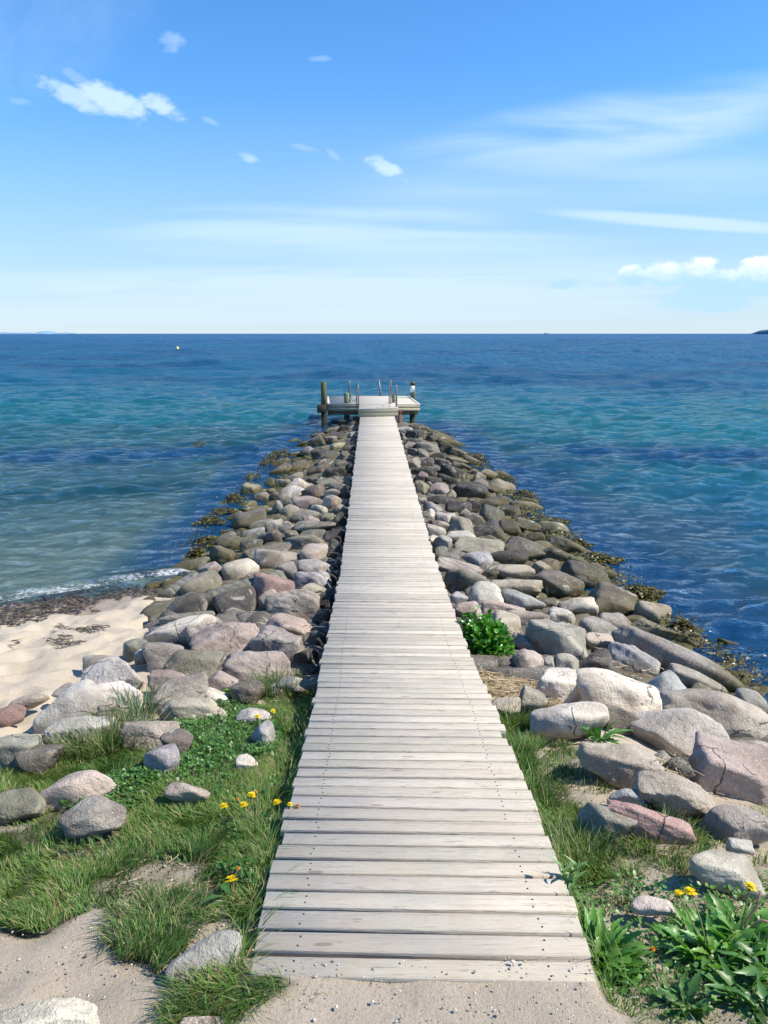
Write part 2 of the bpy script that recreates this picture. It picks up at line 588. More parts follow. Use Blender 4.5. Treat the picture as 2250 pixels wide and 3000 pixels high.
def wood_mat(name, c1, c2, rough=0.8, green=0.0, scale=1.0, tint=True, grime=0.5):
    m, t = new_mat(name)
    tcn = t.n('ShaderNodeTexCoord')
    geo = t.n('ShaderNodeNewGeometry')
    p = tcn.outputs['Object']
    ti = t.n('ShaderNodeAttribute', attribute_name='tint')
    off = t.vadd(p, t.vmul(ti.outputs['Color'], (37.0, 0.0, 91.0)))
    a = t.noise(t.vmul(off, (1.6, 60.0, 60.0)), 1.0 * scale, 6, 0.65, 0.8)
    b = t.noise(t.vmul(off, (3.0, 10.0, 10.0)), 1.4 * scale, 4, 0.6)
    d = t.noise(p, 2.2, 4, 0.6)
    k = t.noise(t.vmul(off, (9.0, 150.0, 150.0)), 1.0, 3, 0.7, 0.5)
    c = t.mix(b, c1, c2)
    c = t.mix(t.m('MULTIPLY', t.sm(a, 0.54, 0.72), 0.65), c, tuple(x * 0.60 for x in c1))
    c = t.mix(t.m('MULTIPLY', t.sm(k, 0.57, 0.70), grime), c, tuple(x * 0.38 for x in c1))
    if green:
        c = t.mix(t.m('MULTIPLY', t.sm(d, 0.45, 0.68), green), c, (0.30, 0.34, 0.20))
    if name == 'weathered_planks':
        spz = t.n('ShaderNodeSeparateXYZ', inp={0: geo.outputs['Position']})
        du = t.m('MULTIPLY', t.sm(spz.outputs[1], 3.4, 1.95), t.sm(t.noise(geo.outputs['Position'], 7.0, 5, 0.7), 0.40, 0.62))
        c = t.mix(t.m('MULTIPLY', du, 0.75), c, (0.50, 0.42, 0.325))
        gw = t.noise(t.vmul(off, (2.2, 3.5, 3.5)), 1.0, 4, 0.62, 0.4)
        c = t.mix(t.m('MULTIPLY', t.sm(gw, 0.48, 0.66), 0.38), c, (0.33, 0.315, 0.29))
        kn = t.n('ShaderNodeTexVoronoi', inp={'Vector': t.vmul(off, (3.2, 11.0, 11.0)), 'Scale': 1.0})
        c = t.mix(t.m('MULTIPLY', t.sm(kn.outputs['Distance'], 0.115, 0.07), 0.55), c, (0.19, 0.14, 0.10))
    if tint:
        c = t.mix(1.0, c, ti.outputs['Color'], 'MULTIPLY')
    bs = t.n('ShaderNodeBsdfPrincipled', inp={'Base Color': c, 'Roughness': rough, 'Specular IOR Level': 0.25,
             'Normal': bump(t, t.m('ADD', a, t.m('MULTIPLY', k, 0.9)), 0.7, 0.006)})
    out(t, bs.outputs[0])
    return m


m_plank = wood_mat("weathered_planks", (0.465, 0.41, 0.335), (0.575, 0.515, 0.43), 0.9, 0.1, grime=0.85)
m_deck = wood_mat("deck_boards", (0.42, 0.385, 0.32), (0.52, 0.48, 0.41), 0.85, 0.0)
m_fascia = wood_mat("fascia_boards", (0.30, 0.265, 0.19), (0.40, 0.36, 0.27), 0.85, 0.35)
m_beam = wood_mat("old_beams", (0.12, 0.10, 0.075), (0.20, 0.17, 0.12), 0.85, 0.3)
m_post = wood_mat("treated_posts", (0.15, 0.165, 0.11), (0.26, 0.28, 0.20), 0.85, 0.4, tint=True)


def simple(name, c, rough=0.6, metal=0.0, nz=0.15, sc=30):
    m, t = new_mat(name)
    tcn = t.n('ShaderNodeTexCoord')
    n_ = t.noise(tcn.outputs['Object'], sc, 4)
    cc = t.mix(n_, tuple(x * (1 - nz) for x in c), tuple(min(1, x * (1 + nz)) for x in c))
    bs = t.n('ShaderNodeBsdfPrincipled', inp={'Base Color': cc, 'Roughness': rough, 'Metallic': metal})
    out(t, bs.outputs[0])
    return m


m_steel = simple("galvanised_steel", (0.25, 0.235, 0.22), 0.5, 0.4, 0.25)
m_rust = simple("rusty_brown_wood", (0.16, 0.06, 0.03), 0.9, 0, 0.5, 18)
m_chain = simple("dull_chain", (0.10, 0.10, 0.11), 0.6, 0.5)
m_white = simple("white_paint", (0.8, 0.8, 0.78), 0.5, 0, 0.04)
m_yellow = simple("yellow_paint", (0.62, 0.55, 0.22), 0.4)
m_red = simple("red_paint", (0.6, 0.06, 0.03), 0.4)
m_hull = simple("blue_grey_hull", (0.08, 0.13, 0.2), 0.5)
m_hazy_trees = simple("hazy_far_trees", (0.10, 0.19, 0.27), 1.0, 0, 0.3, 0.02)  # blue air haze mixed into the headland's colour, no volume
m_hazy_shore = simple("hazy_distant_shore", (0.16, 0.27, 0.37), 1.0, 0, 0.25, 0.02)  # island colour already bluish with distance haze
m_reed = None


def leaf_mat(name, rough=0.5, trans=0.35, spec=0.4):
    m, t = new_mat(name)
    ti = t.n('ShaderNodeAttribute', attribute_name='tint')
    bs = t.n('ShaderNodeBsdfPrincipled', inp={'Base Color': ti.outputs['Color'], 'Roughness': rough, 'Specular IOR Level': spec})
    tr = t.n('ShaderNodeBsdfTranslucent', inp={'Color': t.mix(1.0, ti.outputs['Color'], (1.5, 1.7, 0.6), 'MULTIPLY')})
    mx = t.n('ShaderNodeMixShader', inp={0: trans, 1: bs.outputs[0], 2: tr.outputs[0]})
    out(t, mx.outputs[0])
    return m


m_grass = leaf_mat("grass_blades", 0.5, 0.28, 0.4)
m_leaf = leaf_mat("leaf_green", 0.42, 0.25, 0.5)
m_gloss = leaf_mat("glossy_leaf", 0.28, 0.2, 0.6)
m_petal = leaf_mat("petals", 0.6, 0.3, 0.2)
m_dry = leaf_mat("dry_straw", 0.8, 0.1, 0.2)
m_weed = leaf_mat("seaweed", 0.35, 0.1, 0.6)

# water
m_water, t = new_mat("sea_water")
geo = t.n('ShaderNodeNewGeometry')
pos = geo.outputs['Position']
sp = t.n('ShaderNodeSeparateXYZ', inp={0: pos})
dep = t.n('ShaderNodeAttribute', attribute_name='depth').outputs['Fac']
wee = t.n('ShaderNodeAttribute', attribute_name='weed').outputs['Fac']
tea = t.n('ShaderNodeAttribute', attribute_name='teal').outputs['Fac']
sho = t.n('ShaderNodeAttribute', attribute_name='shore').outputs['Fac']
p1 = t.vmul(pos, (0.75, 1.25, 1.0))
b1 = t.m('SUBTRACT', 1.0, t.m('ABSOLUTE', t.m('SUBTRACT', t.m('MULTIPLY', t.noise(p1, 4.2, 5, 0.6, 0.5), 2.4), 1.2)))
b2 = t.noise(p1, 1.3, 4, 0.55, 0.3)
b3 = t.noise(t.vmul(pos, (0.42, 0.21, 1)), 1.0, 6, 0.62, 0.2)
b5 = t.noise(t.vmul(pos, (0.07, 0.03, 1)), 1.0, 5, 0.6, 0.2)
vfar = t.sm(sp.outputs[1], 80.0, 400.0)
far_ = t.sm(sp.outputs[1], 18.0, 90.0)
hgt = t.m('ADD', t.m('ADD', t.m('MULTIPLY', b3, t.sm(far_, 0, 1, 0.0, 3.4)), t.m('MULTIPLY', b5, t.sm(vfar, 0, 1, 0.0, 22.0))), t.m('ADD', t.m('MULTIPLY', b1, t.sm(far_, 0, 1, 0.055, 0.10)), t.m('MULTIPLY', b2, t.sm(far_, 0, 1, 0.03, 0.65))))
nb_ = bump(t, hgt, 1.0, 1.0)
yp = sp.outputs[1]


def zonew(lo0, lo1, hi0, hi1):
    return t.m('MULTIPLY', t.sm(yp, lo0, lo1), t.sm(yp, hi1, hi0)) if hi0 else t.sm(yp, lo0, lo1)


ny_, nx_ = None, None
for (sx_, sy_, zw, kk_) in ((3.4, 4.6, zonew(3, 6, 14, 26), 0.85), (1.3, 2.0, zonew(5, 10, 24, 40), 0.95), (0.95, 0.60, zonew(18, 30, 60, 100), 1.2), (0.42, 0.13, zonew(50, 90, 190, 320), 1.2),
                            (0.11, 0.016, zonew(170, 300, 700, 1200), 1.1), (0.03, 0.0018, zonew(600, 1000, None, None), 1.0)):
    vv = t.vmul(pos, (sx_, sy_, 1))
    nn_ = t.noise(vv, 1.0, 3, 0.62, 0.6)
    e_ = t.m('MULTIPLY', t.m('MULTIPLY', t.m('SUBTRACT', nn_, 0.5), kk_ * 2.0), zw)
    ny_ = e_ if ny_ is None else t.m('ADD', ny_, e_)
    nn2 = t.noise(t.vadd(vv, (31.0, 17.0, 5.0)), 1.0, 3, 0.62, 0.6)
    e2 = t.m('MULTIPLY', t.m('MULTIPLY', t.m('SUBTRACT', nn2, 0.5), kk_ * 0.8), zw)
    nx_ = e2 if nx_ is None else t.m('ADD', nx_, e2)
kw = t.n('ShaderNodeCombineXYZ', inp={0: nx_, 1: ny_})
nrm = t.n('ShaderNodeVectorMath', operation='NORMALIZE', inp={0: t.vadd(nb_, kw.outputs[0])}).outputs[0]
body = t.mix(tea, (0.006, 0.072, 0.145), (0.009, 0.094, 0.116))
body = t.mix(t.sm(sp.outputs[1], 60, 600), body, (0.008, 0.078, 0.180))
body = t.mix(t.m('MULTIPLY', wee, 0.92), body, (0.004, 0.034, 0.092))
dif = t.n('ShaderNodeBsdfDiffuse', inp={'Color': body})
trn = t.n('ShaderNodeBsdfTransparent', inp={'Color': (0.72, 0.96, 0.98, 1)})
mx = t.n('ShaderNodeMixShader', inp={0: dep, 1: trn.outputs[0], 2: dif.outputs[0]})
gl = t.n('ShaderNodeBsdfGlossy', inp={'Color': (1, 1, 1, 1), 'Roughness': t.sm(far_, 0, 1, 0.07, 0.30), 'Normal': nrm})
fr = t.n('ShaderNodeFresnel', inp={'IOR': 1.333, 'Normal': nrm})
frc = t.m('MULTIPLY', fr.outputs[0], t.sm(far_, 0, 1, 0.82, 0.62))
mx2 = t.n('ShaderNodeMixShader', inp={0: frc, 1: mx.outputs[0], 2: gl.outputs[0]})
# foam where the ripples break on the sand
fn = t.noise(pos, 22.0, 5, 0.75, 0.6)
fn2 = t.noise(pos, 3.0, 3, 0.6)
band = t.m('MULTIPLY', t.sm(sho, -0.30, -0.08), t.sm(sho, 0.03, -0.03))
band = t.m('MULTIPLY', band, t.sm(sp.outputs[0], -1.9, -2.3))
fo = t.m('MULTIPLY', band, t.m('MULTIPLY', t.sm(t.m('ADD', fn, t.m('MULTIPLY', fn2, 0.5)), 0.68, 0.98), 0.65))
fd = t.n('ShaderNodeBsdfDiffuse', inp={'Color': (0.85, 0.86, 0.86, 1)})
mx3 = t.n('ShaderNodeMixShader', inp={0: fo, 1: mx2.outputs[0], 2: fd.outputs[0]})
out(t, mx3.outputs[0])

# ------------------------------------------------------------------ ground
def graded(lo, hi, flo, fhi, step, growth=1.25):
    a = list(np.arange(flo, fhi + 1e-6, step))
    s, x = step, fhi
    while x < hi:
        s *= growth
        x += s
        a.append(x)
    s, x = step, flo
    pre = []
    while x > lo:
        s *= growth
        x -= s
        pre.append(x)
    return np.array(pre[::-1] + a)


TURF_D = []     # filled below with (polygon, density)


def in_poly(px, py, poly):
    ins = np.zeros(px.shape, bool)
    n = len(poly)
    for i in range(n):
        x1, y1 = poly[i]
        x2, y2 = poly[(i + 1) % n]
        c_ = ((y1 > py) != (y2 > py)) & (px < (x2 - x1) * (py - y1) / (y2 - y1 + 1e-9) + x1)
        ins ^= c_
    return ins


# grass areas, as outlines on the ground (display pixels unprojected to the ground below)
GP = [([(-300, 1690), (130, 1615), (230, 1600), (330, 1575), (420, 1530), (480, 1515), (540, 1520), (600, 1470), (700, 1440), (665, 1640), (640, 1760), (625, 1860), (600, 1985), (545, 1985), (470, 1940), (400, 1945), (300, 1930), (225, 1960), (150, 1990), (60, 2010), (-40, 1980), (-300, 1950)], 1.0),
      ([(270, 1950), (380, 1925), (470, 1950), (545, 1985), (540, 2010), (480, 2020), (420, 2050), (330, 2090), (250, 2070), (255, 2010)], 0.9),
      ([(390, 2170), (430, 2115), (550, 2110), (560, 2130), (630, 2140), (655, 2170), (600, 2180), (480, 2240), (400, 2230), (340, 2190)], 0.9),
      ([(1040, 1520), (1180, 1530), (1190, 1600), (1150, 1640), (1210, 1700), (1290, 1790), (1400, 1830), (1480, 1850), (1700, 1880), (1950, 1900), (1950, 2300), (1400, 2300), (1300, 2160), (1200, 2080), (1180, 1900), (1160, 1800), (1110, 1660)], 1.0),
      ([(1180, 1625), (1240, 1610), (1270, 1650), (1220, 1690), (1170, 1670)], 0.5),
      ([(1340, 1700), (1450, 1720), (1520, 1760), (1659, 1740), (1700, 1840), (1500, 1850), (1400, 1800)], 0.45)]
BARE = [([(1215, 1915), (1300, 1905), (1420, 1890), (1520, 1885), (1760, 1880), (1760, 2300), (1420, 2300), (1290, 2140), (1200, 2060)], 0.35), ([(1180, 1985), (1300, 1960), (1430, 1970), (1450, 2110), (1300, 2140), (1190, 2100)], 0.12),
        ([(1380, 1880), (1480, 1880), (1480, 1930), (1380, 1930)], 0.3),
        ([(400, 1560), (560, 1540), (600, 1620), (560, 1700), (350, 1720), (340, 1650)], 0.75), ([(160, 1740), (300, 1680), (350, 1700), (300, 1760)], 0.7),
        ([(120, 1920), (300, 1870), (400, 1860), (440, 1890), (420, 1960), (100, 2010)], 0.5), ([(385, 1995), (560, 1995), (565, 2100), (440, 2110), (380, 2070)], 0.05),
        ([(450, 1500), (560, 1470), (560, 1520), (460, 1530)], 0.4),
       
        ([(-50, 1750), (90, 1760), (80, 1800), (-50, 1800)], 0.5)]
_polys = [(np.array(p) * 1.35624, d) for p, d in GP]
_bare = [(np.array(p) * 1.35624, d) for p, d in BARE]


def turf(x, y):
    px, py = proj(x, y, G(x, y))
    jx = 40 * fbm(x * 6, y * 6, None, 3)
    jy = 26 * fbm(x * 6 + 40, y * 6, None, 3)
    d = np.zeros_like(x)
    for p, k in _polys:
        d = np.maximum(d, in_poly(px + jx, py + jy, p) * k)
    for p, k in _bare:
        d = d * np.where(in_poly(px + jx, py + jy, p), k, 1.0)
    d = np.where(y < 0.8, 0.4 * (np.abs(x) > 1.0), d)
    return d


gx = graded(-900, 900, -6.5, 5.0, 0.035, 1.22)
gy = graded(-900, 9000, 1.2, 11.0, 0.035, 1.22)
XX, YY = np.meshgrid(gx, gy)
ZZ = G(XX, YY)
sh = shore(XX, YY)
beachm = sstep(-XX, 1.3, 2.2) * sstep(YY, 2.6, 3.6) * sstep(sh, 0.4, 1.3)
foot = np.abs(fbm(XX * 3.2, YY * 3.2, None, 3)) * -0.085 + fbm(XX * 1.1, YY * 1.1, None, 2) * 0.02
ZZ += beachm * foot
nearm = (YY < 5) & (YY > -5)
ZZ += np.where(nearm, fbm(XX * 2.2, YY * 2.2, None, 5) * 0.012 + fbm(XX * 14, YY * 14, None, 2) * 0.004 - 0.045 * np.maximum(0, np.abs(fbm(XX * 4.3, YY * 4.3, None, 2)) - .25), fbm(XX * 2, YY * 2, None, 2) * 0.008)
# hollow under the boardwalk, sand drifted over its first plank
under = (np.abs(XX - deckx(YY)) < 0.50)
lim = deckz(YY) - np.where(YY > 2.02, 0.10 + 0.05 * np.minimum(YY - 2, 2), 0.055)
ZZ = np.where(under & (YY > 2.02), np.minimum(ZZ, lim), ZZ)
drift = sstep(YY, np.where(np.abs(XX - .11) < .52, 2.08, 2.02), np.where(np.abs(XX - .11) < .52, 2.0, 1.75)) * (YY > 0) * sstep(np.abs(XX - .11), .66, .50)
ZZ = ZZ * (1 - drift) + (1.0005 + 0.008 * fbm(XX * 7, YY * 7, None, 4) - 0.012 * np.exp(-((XX - 0.1) ** 2) * 9)) * drift * 1.0
nx, ny = len(gx), len(gy)
idx = np.arange(nx * ny).reshape(ny, nx)
q = np.stack([idx[:-1, :-1], idx[:-1, 1:], idx[1:, 1:], idx[1:, :-1]], -1).reshape(-1, 4)
me = mesh_np("ground", np.stack([XX, YY, ZZ], -1).reshape(-1, 3), q, m_ground)
tf = np.zeros(XX.shape)
reg = (YY > 0.8) & (YY < 6) & (XX > -6) & (XX < 5)
tf[reg] = turf(XX[reg], YY[reg])
pcol(me, 'turf', tf.ravel())
xlw = np.interp(YY, XL[:, 0], XL[:, 1])
xrw = np.interp(YY, XR[:, 0], XR[:, 1])


def weedmap(x, y):
    """bladderwrack meadows on the sea bed"""
    xl_ = np.interp(y, XL[:, 0], XL[:, 1])
    xr_ = np.interp(y, XR[:, 0], XR[:, 1])
    n_ = fbm(x * 0.7, y * 0.5, None, 4)
    wl = sstep(-x, xl_ + 1.0 + n_ * 0.6 + 0.06 * (y - 9), xl_ + 0.2) * (x < 0) * (y > 8.4) * sstep(shore(x, y), -0.1, -0.6) * (y < 27)
    wr = sstep(x, xr_ + 2.1 + n_ * 1.0, xr_ + 0.5) * (x > 0) * (y < 26)
    n2_ = fbm(x * 0.28 + 30, y * 0.42, None, 4)
    bandl = np.exp(-((y - 18.8 - 0.10 * (x + 5)) / 1.7) ** 2) * sstep(n2_, -0.35, 0.25) * (x < 0) * sstep(-x, 11, 8)
    bandr = np.exp(-((y - 19.3 + 0.14 * (x - 3)) / 2.0) ** 2) * sstep(n2_, -0.6, 0.2) * (x > 0)
    bandr2 = 0.7 * np.exp(-((y - 11.5 + 0.3 * (x - 3)) / 1.6) ** 2) * sstep(n2_, -0.1, 0.4) * (x > 0)
    sp_ = 0.55 * sstep(fbm(x * 0.06, y * 0.10, None, 4), 0.15, 0.5) * sstep(y, 30, 45)
    return np.clip(np.maximum.reduce([wl, wr, bandl, bandr, bandr2, sp_]), 0, 1)


pcol(me, 'weed', (weedmap(XX, YY) * (ZZ < 0.02)).ravel())
stone_zone = np.where(XX > 0, sstep(YY, 5.2, 6.2) * (XX < xrw + .3), sstep(YY, 5.2, 6.2) * sstep(XX, -1.9, -1.5) + (YY > 9) * (XX > -xlw)) * (YY < 26)
pcol(me, 'stone_zone', np.clip(stone_zone, 0, 1).ravel())
og = link("ground", me)
tag(og, "pale sandy beach and sandy soil running down into the sea", "ground", kind='structure')

# ------------------------------------------------------------------ water
ys = [3.0]
while ys[-1] < 9000:
    ys.append(ys[-1] + max(0.04, ys[-1] * 0.0062 - 0.02) if ys[-1] < 400 else ys[-1] * 1.05)
ys = np.array([-200, -60, -20, -8, -2, 1] + ys)
us = np.linspace(-1, 1, 760)
us = np.sign(us) * (0.75 * np.abs(us) + 0.25 * np.abs(us) ** 3)
WX = us[None, :] * np.maximum(15, ys * 0.85)[:, None]
WY = np.repeat(ys[:, None], len(us), 1)
step = np.gradient(ys)[:, None]
sh = shore(WX, WY)
right = WX > 0
xrw = np.interp(WY, XR[:, 0], XR[:, 1])
calm = np.where(right, 0.55 + 0.45 * sstep(WX - xrw, 0, 5), 0.34 + 0.66 * sstep(-sh, 0.5, 8))
calm = np.where((WX > -3.2) & (WX < 0) & (WY < 24), calm * 0.75, calm)
calm = calm + (1 - calm) * sstep(WY, 24, 33)
wz = np.zeros(WX.shape)
dx = np.zeros(WX.shape)
dy = np.zeros(WX.shape)
r_ = np.random.default_rng(3)
NW = 130
lam = np.exp(r_.uniform(math.log(0.17), math.log(1.9), NW))
ang = r_.normal(math.radians(-80), math.radians(33), NW)
rs = (WY > 4) & (WY < 420)
wx_, wy_, st_ = WX[rs], WY[rs], np.broadcast_to(step, WX.shape)[rs]
gmod = 1.0 + 0.55 * fbm(wx_ * 0.25, wy_ * 0.25, None, 3)
az, ax, ay = 0, 0, 0
for l_, a_ in zip(lam, ang):
    k_ = 2 * math.pi / l_
    s_ = 0.035 * (0.6 + 0.8 * r_.random()) * (0.55 if l_ > 1.1 else 1.0)
    amp = s_ / k_ * sstep(l_ / st_, 2.2, 5.0)
    ph = r_.uniform(0, 6.28)
    th = k_ * (wx_ * math.cos(a_) + wy_ * math.sin(a_)) + ph + 0.5 * np.sin(k_ * 0.13 * (wx_ * math.sin(a_) - wy_ * math.cos(a_)) + ph * 3)
    az = az + amp * np.cos(th)
    ax = ax - amp * math.cos(a_) * np.sin(th)
    ay = ay - amp * math.sin(a_) * np.sin(th)
cm = calm[rs] * gmod
fa = sstep(wy_, 16, 60)
for _ in range(34):
    l_ = math.exp(r_.uniform(math.log(2.0), math.log(11.0)))
    a_ = r_.normal(math.radians(-82), math.radians(26))
    k_ = 2 * math.pi / l_
    amp = 0.030 / k_ * sstep(l_ / st_, 2.2, 5.0) * fa
    ph = r_.uniform(0, 6.28)
    th = k_ * (wx_ * math.cos(a_) + wy_ * math.sin(a_)) + ph + 0.9 * np.sin(k_ * 0.2 * (wx_ * math.sin(a_) - wy_ * math.cos(a_)) + ph * 3)
    az = az + amp * np.cos(th)
    ax = ax - amp * math.cos(a_) * np.sin(th)
    ay = ay - amp * math.sin(a_) * np.sin(th)
wz[rs] = az * cm
WX2, WY2 = WX.copy(), WY.copy()
WX2[rs] += ax * cm * 0.9
WY2[rs] += ay * cm * 0.9
# little breaking ridge on the beach
wz += 0.035 * np.exp(-((sh + 0.22 + 0.06 * np.sin(WX * 3)) / 0.12) ** 2) * (WX < -1.9) * (WX > -40)
idx = np.arange(WX.size).reshape(WX.shape)
q = np.stack([idx[:-1, :-1], idx[:-1, 1:], idx[1:, 1:], idx[1:, :-1]], -1).reshape(-1, 4)
me = mesh_np("water", np.stack([WX2, WY2, wz], -1).reshape(-1, 3), q, m_water)
depth = -G(WX, WY)
wdm = weedmap(WX, WY)
pcol(me, 'depth', np.clip(np.maximum(1 - np.exp(-np.maximum(depth, 0) / np.where((WX < 0) & (WY < 25), 1.35, 0.6)), 0.93 * wdm), 0, 1).ravel())
pcol(me, 'weed', wdm.ravel())
tl_ = np.exp(-((np.log(np.maximum(WY, 3)) - math.log(24)) / 0.62) ** 2) + 0.16 * fbm(WX * 0.12, WY * 0.22, None, 4) * (WY < 300)
tl_ = np.maximum(tl_, 0.8 * (WX < 0) * sstep(WY, 20, 14))
pcol(me, 'teal', np.clip(tl_, 0, 1).ravel())
pcol(me, 'shore', sh.ravel())
ow_ = link("water", me)
tag(ow_, "rippled blue and teal sea reaching to the horizon", "sea", kind='structure')

# ------------------------------------------------------------------ stones of the breakwater
COL = {'gy': (.31, .285, .25), 'lg': (.50, .47, .41), 'dg': (.066, .062, .058), 'br': (.175, .15, .125), 'pk': (.42, .33, .285),
       'rd': (.41, .245, .205), 'tn': (.43, .37, .295), 'ow': (.64, .58, .49), 'gn': (.235, .225, .17), 'bl': (.35, .355, .36),
       'yl': (.42, .40, .22), 'dk': (.095, .085, .068)}
COL = {k_: tuple((.74 * q_ + .26 * sum(c_) / 3) * w_ for q_, w_ in zip(c_, (1.0, .955, .885))) for k_, c_ in COL.items()}
CNAME = {'gy': 'grey', 'lg': 'light grey', 'dg': 'dark grey', 'br': 'brown', 'pk': 'pinkish', 'rd': 'red', 'tn': 'tan',
         'ow': 'off-white', 'gn': 'greenish grey', 'bl': 'bluish grey', 'yl': 'yellowish', 'dk': 'dark brown'}
